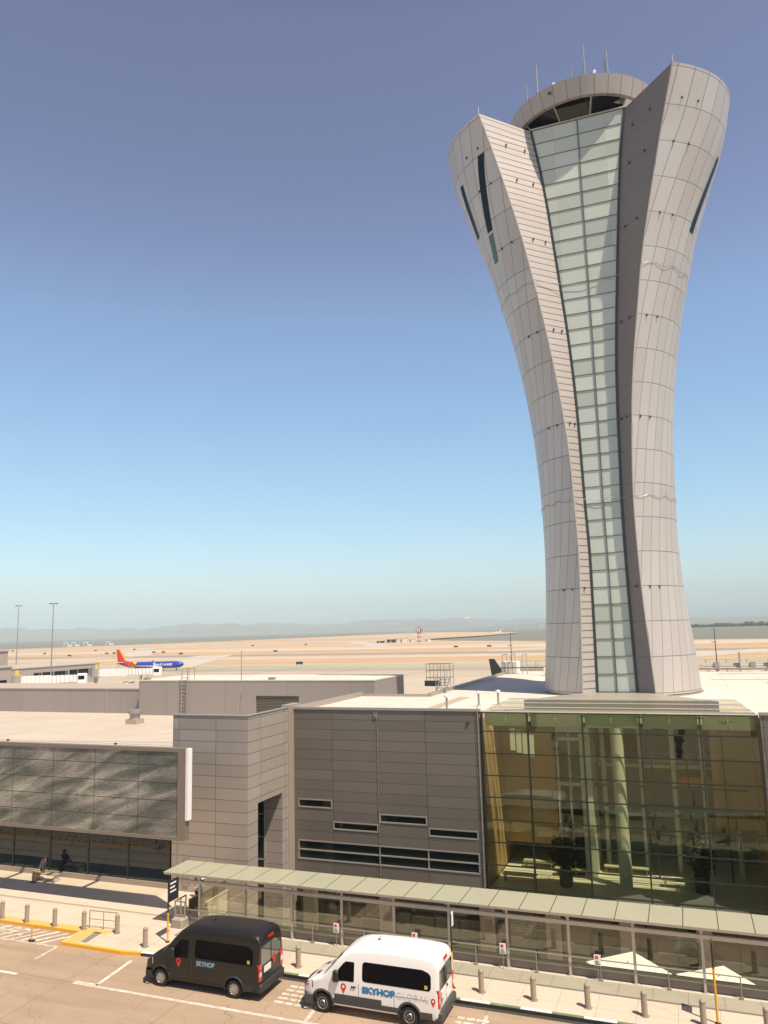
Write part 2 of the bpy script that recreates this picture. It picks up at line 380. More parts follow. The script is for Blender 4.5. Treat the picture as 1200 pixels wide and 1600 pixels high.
strip('runway', (-1500,655), (500,600), 46, rwm, -4.96); strip('runway', (-1500,905), (250,880), 46, txm, -4.96)
strip('runway', (-1150,1330), (-420,1260), 40, txm, -4.96); strip('runway', (-1150,1750), (-480,1700), 40, rwm, -4.96)
for a, b_, w in (((-640,420),(-520,640),34),((-300,400),(-420,640),34),((-150,640),(-40,890),32),((-520,640),(-700,910),34),((-60,400),(60,600),30),((-350,900),(-560,1300),30),((-760,900),(-900,1330),30)): strip('taxiway', a, b_, w, txm, -4.92)
for k in range(7): strip('apron_seam', (-560,318+13*k), (200,318+13*k), .9, shm, -4.95)
for k in range(12): strip('apron_seam', (-430+45*k,300), (-430+45*k,398), .8, shm, -4.945)
gpm = simple('taxi_paint', (.62,.56,.42), .8)
for k in range(16): strip('taxi_line', (-520+44*k,408), (-504+44*k,426), 1.6, gpm, -4.9)
strip('taxi_line', (-620,437), (300,437), 1.2, gpm, -4.9)
for k in range(30): strip('runway_stripe', (-1200+50*k,646.8-50*k*.0275), (-1170+50*k,646.8-(50*k+30)*.0275), 1.6, gpm, -4.88)
m, nt = newmat('bay_water'); n = N(nt)
b = n('ShaderNodeBsdfPrincipled', i_Roughness=.35); b.inputs['IOR'].default_value = 1.33; b.inputs['Specular IOR Level'].default_value = .04
pos = n('ShaderNodeNewGeometry').outputs['Position']
mp = n('ShaderNodeMapping'); mp.inputs['Scale'].default_value = (.002,.008,1); n.l(pos, mp.inputs['Vector'])
n.l(n.mix(noise(n, mp.outputs[0], 1, 5), (.165,.14,.085), (.215,.18,.115)), b.inputs['Base Color'])
bp = n('ShaderNodeBump'); bp.inputs['Strength'].default_value = .5; bp.inputs['Distance'].default_value = .5
n.l(noise(n, pos, .15, 4), bp.inputs['Height']); n.l(bp.outputs[0], b.inputs['Normal'])
out(n, b.outputs[0]); M['water'] = m
sheet('bay_water', [(-15800,-500),(15800,-500),(15800,15800),(-15800,15800)], -7, M['water'])

def fbm(x, seed, o=5):
    r = random.Random(seed); s = 0; a = 1; fq = 1
    for k in range(o):
        s += a*math.sin(x*fq*(1+.1*r.random()) + r.random()*6.28); a *= .55; fq *= 2.03
    return s/2
hillm = ground('hill_grass', ((.20,.155,.10),(.27,.21,.135),(.10,.10,.065)), (.0012,.004), bump=0)
for name, dist, base, amp, seed, a0, a1 in (('hills', 11800, 95, 45, 3, -62, 30), ('hills', 13800, 185, 55, 11, -62, 22)):
    mb = MB(); na = 220; rows = [(0,-10,0),(500,.35,.3),(1000,.75,.8),(1300,1.0,1.0),(1900,.5,.6)]
    for i in range(na+1):
        a = R_(a0 + (a1-a0)*i/na)
        taper = min(1, max(.12, (R_(a1-6)-a)/R_(26)))
        for j, (dd, hf, nf) in enumerate(rows):
            h = -9 if j == 0 else (base*hf + amp*nf*fbm(math.degrees(a)*.42, seed) + 22*nf*fbm(math.degrees(a)*2.6+j*2.2, seed+j, 4))*taper
            rr = dist + dd + 150*fbm(math.degrees(a)*1.1+j, seed+9, 3)
            mb.v.append((rr*math.sin(a), rr*math.cos(a), max(h, -9 if j == 0 else 3)))
    nr = len(rows)
    for i in range(na):
        for j in range(nr-1): mb.f.append((i*nr+j, (i+1)*nr+j, (i+1)*nr+j+1, i*nr+j+1))
    struct(mb.build(name, hillm, smooth=True))
# wooded point across the inlet on the right
wood = MB(); rw = random.Random(5)
leafm = simple('wood_foliage', (.055,.055,.030), .9, 0, .5, .02)
for i in range(900):
    t = rw.random(); a = R_(-3 + 34*t)
    hump = 1 + 2.2*math.exp(-((math.degrees(a)-10.5)/4.2)**2) + .5*fbm(math.degrees(a)*3, 4, 3)
    dd = 3350 + rw.random()*260; top = -5 + (6 + 9*rw.random())*hump*.8
    rr = 5 + 8*rw.random(); cx, cy = dd*math.sin(a), dd*math.cos(a)
    k = 7; vs = [(cx, cy, top)]
    for ring, (q, hz) in enumerate(((.6,.8),(1,.45),(.8,.0))):
        for j in range(k):
            e = 2*math.pi*j/k; q2 = q*rr*(.75+.5*rw.random())
            vs.append((cx+q2*math.cos(e), cy+q2*math.sin(e), -7 + (top+7)*(hz+.12*(rw.random()-.5))))
    fs = [(0,1+j,1+(j+1)%k) for j in range(k)]
    for ring in range(2):
        for j in range(k): fs.append((1+ring*k+j, 1+ring*k+k+j, 1+ring*k+k+(j+1)%k, 1+ring*k+(j+1)%k))
    wood.add(vs, fs)
wo_ = wood.build('far_wood', leafm); struct(wo_, 'stuff'); tag(wo_, 'dark wooded point across the water at the right edge', 'wood')
pts = []
for i in range(40):
    a = R_(-6+42*i/39); pts.append((3300*math.sin(a), 3300*math.cos(a)))
for i in range(40):
    a = R_(36-42*i/39); pts.append((4300*math.sin(a), 4300*math.cos(a)))
sheet('far_shore', pts, -5.5, hillm)

# road, sidewalks, kerbs
road = ground('road_concrete', ((.365,.262,.178),(.43,.31,.21),(.30,.212,.142)), (.12,.45), spots=2.1, streak=(.10,1.3,1), bump=.3, cracks=.22, joint=[('X',6.1,-2.3,.04),('Y',3.7,29.08,.04)])
walk = ground('sidewalk_concrete', ((.57,.465,.36),(.61,.50,.39),(.53,.42,.32)), (.25,.8), joint=[('X',1.5,.2,.025),('Y',1.5,.35,.025)], bump=.12, spots=2.2, cracks=.12)
sheet('road', [(-130,-9),(60,-9),(60,33.7),(-130,33.7)], 0, road)
W0 = .15
sw = [(-130,33.62),(-30.05,33.62),(-29.95,32.22),(-29.0,32.22),(-26.2,32.18),(-25.2,32.34),(-24.2,32.42),(60,32.42),(60,36.0),(-25.5,36.0),(-25.5,40.45),(-29.45,40.45),(-29.45,42),(-130,42)]
mbs = MB(); bm_ = None
nS = len(sw); mbs.add([(x,y,W0) for x,y in sw], [tuple(range(nS))])
mbs.add([(x,y,-4.5) for x,y in sw] + [(x,y,W0-.004) for x,y in sw], [(i,(i+1)%nS,nS+(i+1)%nS,nS+i) for i in range(nS)])
struct(mbs.build('sidewalk', walk))
def kerb(name, pts, mats, seg=None, h0=.0, h1=.153, w=.16, face=None):
    """kerb stones along a polyline (outer edge), top paint per segment; the dark front face is a strip of its own"""
    for i, (a, b_) in enumerate(zip(pts, pts[1:])):
        a = Vector((*a,0)); b_ = Vector((*b_,0)); d = (b_-a).normalized(); nn = Vector((-d.y, d.x, 0)); o_ = nn*-.03
        mb = MB(); A, B = a+o_, b_+o_
        mb.add([A, B, B+nn*w, A+nn*w, A+Vector((0,0,h1)), B+Vector((0,0,h1)), B+nn*w+Vector((0,0,h1)), A+nn*w+Vector((0,0,h1))],
            [(4,5,6,7),(0,1,5,4),(1,2,6,5),(3,0,4,7)])
        struct(mb.build('kerb', mats[i % len(mats)]))
        if face:
            f_ = nn*-.006
            struct(MB().add([A+f_+Vector((0,0,.004)), B+f_+Vector((0,0,.004)), B+f_+Vector((0,0,h1-.02)), A+f_+Vector((0,0,h1-.02))], [(0,1,2,3)]).build('kerb_face', face))
kg = paint('kerb_green', (.13,.20,.09), .62, scale=2); kw = paint('kerb_white', (.78,.74,.68), .6, scale=2)
ky = paint('kerb_yellow', (.80,.40,.04), .66, scale=2); tar = simple('kerb_black_face', (.03,.028,.024), .8, 0, .3)
kx = [-24.2 + 1.22*i for i in range(0, 60)]
kerb('kerb', [(x,32.42) for x in kx], [kw, kg], face=tar)
kerb('kerb', [(-25.2,32.34),(-24.2,32.42)], [kw], face=tar)
kerb('kerb', [(-29.95,32.22),(-29.0,32.22),(-26.2,32.18),(-25.2,32.34)], [ky, ky, ky])
kerb('kerb', [(-60+3*i,33.62) for i in range(11)] , [ky]); kerb('kerb', [(-30,33.62),(-28.4,33.62)], [ky])
E4 = .004
def mark(pts, mat, z=E4): sheet('road_marking', pts, z, mat)
pw = paint('road_white', (.80,.75,.68), .5, (.36,.25,.16), scale=2.5); pw2 = paint('road_white_worn', (.74,.68,.60), .45, (.36,.25,.16), scale=4)
py_ = paint('pave_yellow', (.72,.40,.12), .6, (.56,.47,.375), 1.5)
mark([(-60,33.66),(-28.5,33.66),(-28.3,34.12),(-60,34.12)], py_, W0+E4)
mark([(-29.85,32.30),(-29.0,32.42),(-29.25,33.60),(-30.0,33.60)], py_, W0+E4)
mark([(-28.98,32.5),(-28.6,32.5),(-28.75,33.75),(-29.2,33.75)], simple('tactile_grey', (.22,.19,.16), .9), W0+E4)
mark([(-26.25,28.99),(40,28.99),(40,29.17),(-26.25,29.17)], pw2)
mark([(-26.25,29.19),(-25.0,29.19),(-25.0,29.27),(-26.25,29.27)], pw)
for x0 in (-31.6, -38.5, -45.5, -52): mark([(x0,28.9),(x0+2.2,28.9),(x0+2.2,29.08),(x0,29.08)], pw)
for x0 in (-25.15, -15.0, -8.2, -1.3): mark([(x0,29.18),(x0+.16,29.18),(x0-.05,31.75),(x0-.21,31.75)], pw if x0 < -20 else pw2)
mark([(-29.95,30.5),(-29.8,30.5),(-29.86,32.0),(-30.0,32.0)], pw2)
# hatching beside the yellow kerb
mark([(-60,31.78),(-30.0,31.93),(-30.0,32.03),(-60,31.88)], pw2)
rr_ = random.Random(3)
for i in range(26):
    x0 = -31.2 - i*.62; L = 1.5
    mark([(x0,32.05+.1*rr_.random()),(x0+.17,32.05),(x0+1.2,33.52),(x0+1.03,33.56-.15*rr_.random())], pw if i < 4 else pw2)
for i in range(4):
    for j in range(11):
        if rr_.random() < .75: mark([(-33.4-j*.75, 32.2+i*.33),(-33.4-j*.75+.5,32.2+i*.33),(-33.4-j*.75+.62,32.38+i*.33),(-33.4-j*.75+.12,32.38+i*.33)], pw2, E4*2)
# worn block lettering on the bays
for bx, by in ((-16.9,30.15),(-9.35,29.75),(-1.9,29.75)):
    for r_i in range(5):
        x = bx
        while x < bx+1.75:
            wd = .18 + .32*rr_.random()
            if rr_.random() < .8: mark([(x,by+r_i*.36),(x+wd,by+r_i*.36),(x+wd,by+r_i*.36+.2),(x,by+r_i*.36+.2)], pw2, E4*2)
            x += wd+.07
# brown paving band in front of the glazed hall and the strip under the canopy
mark([(-130,39.3),(-29.5,39.3),(-29.5,40.4),(-130,40.4)], ground('hall_paving', ((.50,.42,.30),(.55,.46,.34),(.44,.36,.25)), (.3,.9), joint=[('X',1.9,.3,.03)], bump=.1), W0+E4)
mark([(-130,36.55),(-26.2,36.55),(-26.2,36.75),(-130,36.75)], simple('drain_band', (.35,.28,.21), .9), W0+E4)
mark([(-24.2,32.16),(60,32.16),(60,32.385),(-24.2,32.385)], simple('gutter_tar', (.05,.042,.034), .85, 0, .35, 1.2))
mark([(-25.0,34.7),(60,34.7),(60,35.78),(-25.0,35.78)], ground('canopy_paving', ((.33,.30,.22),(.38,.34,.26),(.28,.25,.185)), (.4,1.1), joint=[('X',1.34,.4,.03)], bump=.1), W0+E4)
mark([(-25.0,34.56),(60,34.56),(60,34.69),(-25.0,34.69)], simple('drain_slot', (.17,.15,.12), .9), W0+E4)
# sunken court in front of the glazed facade
sheet('courtyard_floor', [(-25.5,35.9),(60,35.9),(60,60),(-25.5,60)], -4.2, ground('court_paving', ((.30,.26,.21),(.34,.30,.24),(.26,.22,.18)), (.3,1), joint=[('X',1.2,0,.03),('Y',1.2,0,.03)]))

# ------------------------------------------------------------------ walls with openings
def wall_holes(mb, axis, c, a0, a1, z0, z1, holes, depth=.25, thick=None):
    """vertical wall face at plane axis=c with rectangular openings and their reveals (into +axis direction * sign of depth)"""
    xs = sorted({a0, a1, *[h[0] for h in holes], *[h[1] for h in holes]}); zs = sorted({z0, z1, *[h[2] for h in holes], *[h[3] for h in holes]})
    P = (lambda a,z,d=0: (a,c+d,z)) if axis == 'Y' else (lambda a,z,d=0: (c+d,a,z))
    for xa, xb in zip(xs, xs[1:]):
        for za, zb in zip(zs, zs[1:]):
            mx, mz = (xa+xb)/2, (za+zb)/2
            if any(h[0] < mx < h[1] and h[2] < mz < h[3] for h in holes): continue
            mb.quad(P(xa,za), P(xb,za), P(xb,zb), P(xa,zb))
    for h in holes:
        a, b_, zl, zh = h[:4]; d = depth
        mb.quad(P(a,zl),P(b_,zl),P(b_,zl,d),P(a,zl,d)); mb.quad(P(a,zh),P(a,zh,d),P(b_,zh,d),P(b_,zh))
        mb.quad(P(a,zl),P(a,zl,d),P(a,zh,d),P(a,zh)); mb.quad(P(b_,zl),P(b_,zh),P(b_,zh,d),P(b_,zl,d))
def window(parent, x0, x1, z0, z1, y, rails=(), posts=(), fr=.07, name='window', glassm=None, trim=None):
    mb = MB(); ya, yb = y-.03, y+.12; trim = trim or M['trim']
    mb.box(x0,x1,ya,yb,z0,z0+fr).box(x0,x1,ya,yb,z1-fr,z1).box(x0,x0+fr,ya,yb,z0+fr,z1-fr).box(x1-fr,x1,ya,yb,z0+fr,z1-fr)
    for z in rails: mb.box(x0+fr,x1-fr,ya+.01,yb,z-fr/2,z+fr/2)
    for x in posts: mb.box(x-fr/2,x+fr/2,ya+.02,yb,z0+fr,z1-fr)
    f = mb.build(name, trim, parent)
    MB().box(x0+fr*.5,x1-fr*.5,y+.06,y+.08,z0+fr*.5,z1-fr*.5).build('pane', glassm or M['darkglass'], f)
    return f

# ---- dark grey clad wing with strip windows
t = thing('clad_building', 'dark grey metal-clad wall with staggered strip windows, between the beige block and the glass atrium', 'building', (-18,46,0))
holes = [(-23.86,-21.48,3.93,4.47),(-21.42,-18.38,2.70,3.20),(-18.28,-15.22,3.30,3.83),(-15.14,-12.08,2.70,3.20),(-23.88,-12.06,.80,1.97)]
mb = MB(); wall_holes(mb, 'Y', 46, -24.12, -11.74, -.1, 10.03, holes, .3)
mb.quad((-24.12,46.32,-.1),(-24.12,46.32,10.03),(-11.74,46.32,10.03),(-11.74,46.32,-.1)).quad((-24.12,46,-.1),(-11.74,46,-.1),(-11.74,46.32,-.1),(-24.12,46.32,-.1))
mb.build('wall', M['grey'], t)
for h in holes[:4]: window(t, *h, 46.0)
window(t, *holes[4], 46.0, rails=(1.39,), posts=(-18.33,-15.2))
MB().box(-24.2,-11.7,45.93,46.28,10.03,10.17).build('coping', M['trim'], t)
mb = MB().box(-24.12,-18.4,46.28,57.3,9.55,9.86).box(-18.4,-11.7,46.28,60,9.55,9.861).box(3.4,14,46.28,60,9.55,9.861).box(-11.7,3.4,48.9,60,9.55,9.861).box(-18.4,14,60,90.5,9.55,9.861)
mb.build('roof', M['roof'], t)
mb = MB().box(-24.2,-23.95,46.28,57.4,9.86,10.2).box(-23.95,-18.5,57.2,57.4,9.86,10.05).box(-18.6,-18.35,57.4,90.6,9.86,10.12).box(-18.35,14,90.3,90.6,9.86,10.1)
mb.build('parapet', M['trim'], t)
mb = MB()
for x0,x1,y0,y1 in ((6.2,7.2,60,73),(-16,-15.2,48,57),(2,12,75.2,75.9),(3,12,84,84.6)): MB().box(x0,x1,y0,y1,9.862,9.885).build('walkway_pad', M['pad'], t)
mb = MB()
mb.tube((-18.30,45.97,10.2),(-18.30,45.97,-.1),.022,6)
for k in range(11): mb.cbox(-18.30,45.965,.3+k*.95,.09,.06,.05)
mb.path([(-18.45,45.9,9.95),(-18.40,45.9,9.75),(-18.30,45.95,9.6)],.03)
mb.build('conduit', M['galv'], t); mb = MB()
mb.tube((-11.83,45.95,10.35),(-11.83,45.95,-.1),.03,6)
for k in range(10): mb.cbox(-11.83,45.94,.2+k*1.02,.1,.07,.06)
mb.build('conduit', M['galv'], t)
mb = MB().box(-24.12,14,60,60.3,-4.2,9.5)
mb.build('rear_wall', M['concrete'], t)
mb = MB().box(-24.65,-24.14,45.25,46.9,-4.2,10.35)
mb.build('corner_pier', M['pier'], t)
MB().cbox(-12.45,45.96,9.35,.16,.08,.16).build('camera_box', M['steel'], t)
# small wall end right of the atrium
t2 = thing('clad_building', 'grey metal-clad wall end to the right of the glass atrium, cut by the frame', 'building', (8,46,0))
mb = MB(); wall_holes(mb, 'Y', 46, 3.42, 14, -.1, 10.03, [], .3); mb.quad((3.42,46.3,-.1),(3.42,46,-.1),(3.42,46,10.03),(3.42,46.3,10.03)); mb.build('wall', M['grey'], t2)
MB().box(3.40,14,45.93,46.28,10.03,10.17).build('coping', M['trim'], t2)

# ---- recessed lower glazing behind the canopy
t = thing('lobby_glazing', 'dark reflective lower glazing with clad columns behind the bus canopy', 'glass wall', (-8,46,-4.2))
MB().box(-24.1,14,46.25,46.28,-4.2,-.1).build('pane', M['lobbyglass'], t)
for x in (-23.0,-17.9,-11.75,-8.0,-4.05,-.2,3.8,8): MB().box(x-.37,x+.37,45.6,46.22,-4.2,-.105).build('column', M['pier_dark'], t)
mb = MB()
for x in [ -24+1.5*i for i in range(25)]: mb.box(x-.03,x+.03,46.2,46.25,-4.2,-.1)
mb.box(-24.1,14,46.19,46.25,-1.6,-1.54).box(-24.1,14,46.19,46.25,-3.2,-3.1)
mb.build('mullion', M['mull'], t)

# ---- glass atrium
t = thing('glass_atrium', 'tall yellow-green glass atrium with dark mullions below the control tower', 'glass hall', (-4,46,0))
vx = [-11.62,-8.90,-5.77,-2.65,.46,3.30]; hz = [0.0,.2,1.42,2.66,3.90,5.15,6.38,7.63,8.90,9.98]
MB().box(-11.66,3.36,46.06,46.075,0,9.98).build('glazing', M['atrium'], t)
mb = MB()
for x in vx: mb.box(x-.04,x+.04,45.98,46.055,0,9.98); mb.box(x-.03,x+.03,46.08,46.26,0,9.98)
for z in hz: mb.box(-11.66,3.36,45.995,46.055,z-.03,z+.03)
mb.build('mullion', M['mull'], t)
# sloped louvred cap, narrower at the back
cp = []
for k in range(7):
    f = k/6; cp.append((46.0+2.9*f, 10.0+.5*f, -11.7+1.15*f, 3.4-.85*f))
mb = MB()
for a, b_ in zip(cp, cp[1:]):
    mb.quad((a[2],a[0],a[1]),(a[3],a[0],a[1]),(b_[3],b_[0],b_[1]),(b_[2],b_[0],b_[1]))
c0, c1 = cp[0], cp[-1]
mb.quad((c0[2],c0[0],9.86),(c0[2],c0[0],c0[1]),(c1[2],c1[0],c1[1]),(c1[2],c1[0],9.86)).quad((c0[3],c0[0],9.86),(c1[3],c1[0],9.86),(c1[3],c1[0],c1[1]),(c0[3],c0[0],c0[1]))
mb.quad((c1[2],c1[0],9.86),(c1[2],c1[0],c1[1]),(c1[3],c1[0],c1[1]),(c1[3],c1[0],9.86))
mb.build('roof_cap', M['capglass'], t)
mb = MB()
for k, wd in ((0,.20),(2,.15),(4,.14),(6,.16)):
    a = cp[k]; s_ = .5/2.9
    mb.add([(a[2]+.02,a[0],a[1]+.012),(a[3]-.02,a[0],a[1]+.012),(a[3]-.08,a[0]+wd,a[1]+.012+wd*s_),(a[2]+.08,a[0]+wd,a[1]+.012+wd*s_),
        (a[2]+.02,a[0],a[1]+.03),(a[3]-.02,a[0],a[1]+.03),(a[3]-.08,a[0]+wd,a[1]+.03+wd*s_),(a[2]+.08,a[0]+wd,a[1]+.03+wd*s_)],
        [(0,3,2,1),(4,5,6,7),(0,1,5,4),(1,2,6,5),(2,3,7,6),(3,0,4,7)])
mb.build('roof_slat', M['cap'], t)
# apron from the cap up to the tower foot
mb = MB(); mb.poly([(-9.6,48.95,10.46),(1.6,48.95,10.46),(-2.5,58.4,10.12),(-6.9,58.4,10.12)]).poly([(-9.6,48.95,9.86),(-9.6,48.95,10.46),(-6.9,58.4,10.12),(-8.6,57.5,9.86)]).poly([(1.6,48.95,9.86),(-1.0,57.5,9.86),(-2.5,58.4,10.12),(1.6,48.95,10.46)])
mb.build('apron_roof', M['apron'], t)
# interior
amb = simple('amber_wall', (.50,.35,.17), .6, 0, .15, .4); gre = simple('grey_green_wall', (.25,.31,.27), .6, 0, .2, .25); flo = ground('terrazzo', ((.74,.70,.58),(.80,.75,.62),(.68,.64,.52)), (.3,1), rough=.35, bump=0)
MB().box(-11.6,3.3,46.3,59.9,-.1,.0).build('floor', flo, t)
MB().box(-11.6,3.3,55.2,55.5,0,9.5).build('back_wall', gre, t)
MB().box(-11.74,-11.66,46.4,55.2,0,9.5).build('amber_wall', amb, t); MB().box(-11.66,-8.3,51.6,51.8,1.3,8.6).build('amber_wall', amb, t)
MB().box(3.32,3.40,46.4,55.2,0,9.5).build('side_wall', amb, t); MB().box(.95,3.3,51.5,51.7,2.9,8.8).build('side_wall', amb, t)
MB().box(-7.9,1.0,53.4,55.1,6.0,6.45).build('balcony', M['pier'], t); MB().box(-7.9,1.0,53.4,55.1,2.95,3.3).build('balcony', M['pier'], t)
MB().lathe([(.36,0),(.36,9.4)], (-4.15,48.6,0), 24).build('column', simple('column_paint', (.60,.60,.50), .5), t, smooth=True)
for i in range(5):
    a, b_ = vx[i]+.12, vx[i+1]-.12
    m_ = (a+b_)/2; sh_ = bpy.data.materials.get('shade_cloth') or simple('shade_cloth', (.72,.74,.55), .8, 0, .05)
    for q0, q1 in ((a,m_-.02),(m_+.02,b_)): MB().add([(q0,46.36,9.93),(q1,46.36,9.93),(q1,46.62,9.15),(q0,46.62,9.15)], [(0,1,2,3)]).build('roller_shade', sh_, t)
mb = MB()
for z in (4.0,5.2): mb.box(-8.2,2.9,50.9,51.0,z-.06,z+.06)
for x in (-7.9,-6.1,-2.4,-.4,1.6): mb.box(x-.05,x+.05,50.9,51.0,0,8.6)
mb.build('inner_frame', M['steel'], t)
bp_ = simple('bench_pale', (.60,.58,.42), .5)
for k, (x0,x1,y) in enumerate(((-11.2,-9.2,47.8),(-8.4,-6.4,49.6),(-5.6,-3.0,51.0),(-2.2,.2,49.2),(-10.5,-8.6,50.6))):
    lb = thing('lobby_bench', 'low pale backless bench on the sunlit floor inside the glass atrium', 'bench', (x0,y,0), 0, 'pale benches inside the atrium')
    MB().box(x0,x1,y,y+.55,.36,.44).build('seat', bp_, lb)
    for q in (x0+.1, x1-.16): MB().box(q,q+.06,y+.05,y+.5,0,.36).build('leg', M['galv'], lb)
pale = simple('pale_core', (.62,.66,.54), .6, 0, .08, .5)
MB().box(-8.0,-5.9,50.2,52.9,.0,8.7).build('lift_core', pale, t)
for x in (-7.55,-6.85): MB().box(x-.28,x+.28,50.14,50.195,.05,8.3).build('lift_glass', M['darkglass'], t)
for z in (2.6,5.3,8.0): MB().box(-8.05,-5.85,50.1,50.19,z-.1,z+.1).build('lift_band', M['beam'], t)
for i, x in enumerate((-5.4,-3.1,-1.2,.5,2.2)): MB().lathe([(.16,0),(.16,8.9)],(x,52.4,0),14).build('slim_column', pale, t, smooth=True)
MB().box(-5.8,3.2,53.0,53.35,5.95,6.15).build('fascia_band', pale, t); MB().box(-5.8,3.2,53.0,53.35,3.0,3.2).build('fascia_band', pale, t)
MB().box(-5.8,.9,55.0,55.15,6.6,9.2).build('upper_opening', M['steel'], t)
for k in range(3): MB().box(-10.9,3.0,46.9+.75*k,46.96+.75*k,9.38,9.52).build('roof_beam', pale, t)
MB().box(-1.3,.9,52.6,52.75,5.05,5.5).build('orange_sign', M['orange'], t)
lv = simple('lamp_panel', (.75,.75,.6), .4)
for i in range(4): MB().cbox(-10.2+i*.38,47.9,8.2-.12*i,.3,.05,1.3).build('hanging_banner', lv, t)

# ---- beige corner block
t = thing('corner_block', 'beige metal-panelled corner block with a tall recessed opening', 'building', (-26.8,43,0))
mb = MB(); wall_holes(mb, 'Y', 40.35, -29.42, -24.2, -4.2, 10.18, [], 0)
wall_holes(mb, 'X', -24.2, 40.35, 45.25, -4.2, 10.18, [(41.5,44.5,-4.2,5.08)], -1.9)
mb.box(-29.42,-29.4,40.6,46,-4.2,9.3); mb.quad((-29.42,46,-4.2),(-29.42,46,9.2),(-24.65,46,9.2),(-24.65,46,-4.2))
mb.quad((-29.42,40.6,9.0),(-24.4,40.6,9.0),(-24.4,40.6,10.18),(-29.42,40.6,10.18)).quad((-24.4,40.6,9.0),(-24.4,45.25,9.0),(-24.4,45.25,10.18),(-24.4,40.6,10.18))
mb.box(-29.42,-29.40,40.35,40.6,-4.2,10.18)
mb.build('wall', M['block'], t)
MB().box(-29.4,-24.22,40.6,46,9.0,9.1).build('roof', M['roof'], t)
mb = MB().box(-29.46,-24.16,40.31,40.6,10.18,10.23).box(-24.42,-24.16,40.6,45.25,10.18,10.23)
mb.build('coping', M['trim'], t)
f = MB()
for z in (3.7,2.35,1.0,-.3,-1.8): f.box(-26.09,-25.99,41.5,42.65,z-.04,z+.04)
f.box(-26.09,-25.99,42.6,42.68,-4.2,5.08)
f = f.build('window', M['trim'], t); MB().box(-26.07,-26.05,41.5,42.6,-4.2,5.08).build('pane', M['darkglass'], f)
MB().box(-26.1,-26.02,42.68,44.5,-4.2,5.08).build('recess_wall', M['block'], t)
MB().box(-26.0,-25.45,44.44,44.48,-4.2,5.06).build('side_pane', M['darkglass'], t)
f = MB()
for z in (3.75,2.4,1.05,-.3): f.box(-26.0,-25.42,44.40,44.44,z-.03,z+.03)
f.box(-25.47,-25.42,44.40,44.48,-4.2,5.06).build('side_transom', M['trim'], t)
MB().cbox(-29.55,40.15,4.0,.22,.3,.3).build('wall_lamp', simple('lamp_glass', (.5,.62,.5), .3), t)
mb = MB().box(-28.55,-28.15,40.28,40.34,.5,2.1).lathe([(.12,0),(.12,.05)], (-28.0,40.25,1.6), 12, 'Y'); mb.build('service_panel', M['galv'], t)

# ---- glazed hall on the left: long dark glass wall and pale roof
t = thing('glazed_hall', 'long dark glass hall under a pale flat roof at the left edge', 'building', (-45,41,0))
MB().box(-120,-29.5,40.50,40.53,.45,7.5).build('glazing', M['hallglass'], t)
mb = MB()
for x in [-29.6-3.05*i for i in range(16)]: mb.box(x-.04,x+.04,40.44,40.5,.45,7.5)
for z in (2.05,2.55,4.6): mb.box(-120,-29.5,40.45,40.5,z-.03,z+.03)
mb.build('mullion', M['mull'], t)
MB().box(-120,-29.46,40.40,40.58,.15,.45).build('plinth', M['pier'], t)
MB().box(-120,-29.46,40.50,61,7.5,7.8).box(-29.46,-24.12,46.02,61,7.5,7.799).build('roof', M['roof_tan'], t)
MB().box(-120,-29.46,40.3,40.497,7.45,7.9).build('fascia', M['trim'], t)
for x in [-31.5-3.05*i for i in range(9)]: MB().box(x-.09,x+.09,37.0,40.3,7.55,7.75).build('bracket', M['trim'], t)
MB().box(-120,-29.5,42.6,42.8,7.8,7.83).build('roof_strip', M['pad'], t)
mb = MB().add([(-29.8,45.3,7.81),(-29.8,45.6,7.81),(-42.0,44.3,7.81),(-42.0,44.15,7.81)], [(0,1,2,3)])
mb.build('roof_strip', M['pad'], t)
MB().box(-119,-29.6,41.2,55,7.2,7.21).build('ceiling', gre, t)
MB().box(-119,-29.6,54.9,55,.2,7.2).build('rear_wall', M['steel'], t)
t = thing('fall_arrest_line', 'thin safety cable on two short clips along the pale roof edge above the mesh screen', 'cable', (-45,42,7.8))
mb = MB()
for a, b_ in ((-60,-44.2),(-44.2,-35.0),(-35.0,-29.5)): mb.tube((a,41.9,8.13),(b_,41.9,8.13),.012,5)
mb.build('cable', M['galv'], t)
for x in (-44.2,-35.0): MB().tube((x,41.9,7.8),(x,41.9,8.1),.03,6).cbox(x,41.9,8.13,.16,.14,.1).cbox(x,41.9,7.83,.2,.2,.05).build('clip', M['steel'], t)

# ---- mesh screen in front of the hall
m, nt = newmat('mesh_art'); n = N(nt)
pos = n('ShaderNodeNewGeometry').outputs['Position']
mp = n('ShaderNodeMapping', vector_type='TEXTURE'); mp.inputs['Rotation'].default_value = (0, R_(-17), 0); mp.inputs['Scale'].default_value = (3.0,1,.72); n.l(pos, mp.inputs['Vector'])
tn = n('ShaderNodeTexNoise'); tn.inputs['Scale'].default_value = 1.0; tn.inputs['Detail'].default_value = 5; tn.inputs['Roughness'].default_value = .5; tn.inputs['Distortion'].default_value = .55; n.l(mp.outputs[0], tn.inputs['Vector']); f1 = tn.outputs['Fac']
mp2 = n('ShaderNodeMapping', vector_type='TEXTURE'); mp2.inputs['Rotation'].default_value = (0, R_(-31), 0); mp2.inputs['Scale'].default_value = (4.5,1,1.3); n.l(pos, mp2.inputs['Vector'])
wv = n('ShaderNodeTexWave', bands_direction='Z'); wv.inputs['Scale'].default_value = .22; wv.inputs['Distortion'].default_value = 11; wv.inputs['Detail'].default_value = 4; wv.inputs['Detail Scale'].default_value = 1.2
n.l(mp2.outputs[0], wv.inputs['Vector'])
mp3 = n('ShaderNodeMapping'); mp3.inputs['Scale'].default_value = (3,1,12); n.l(pos, mp3.inputs['Vector'])
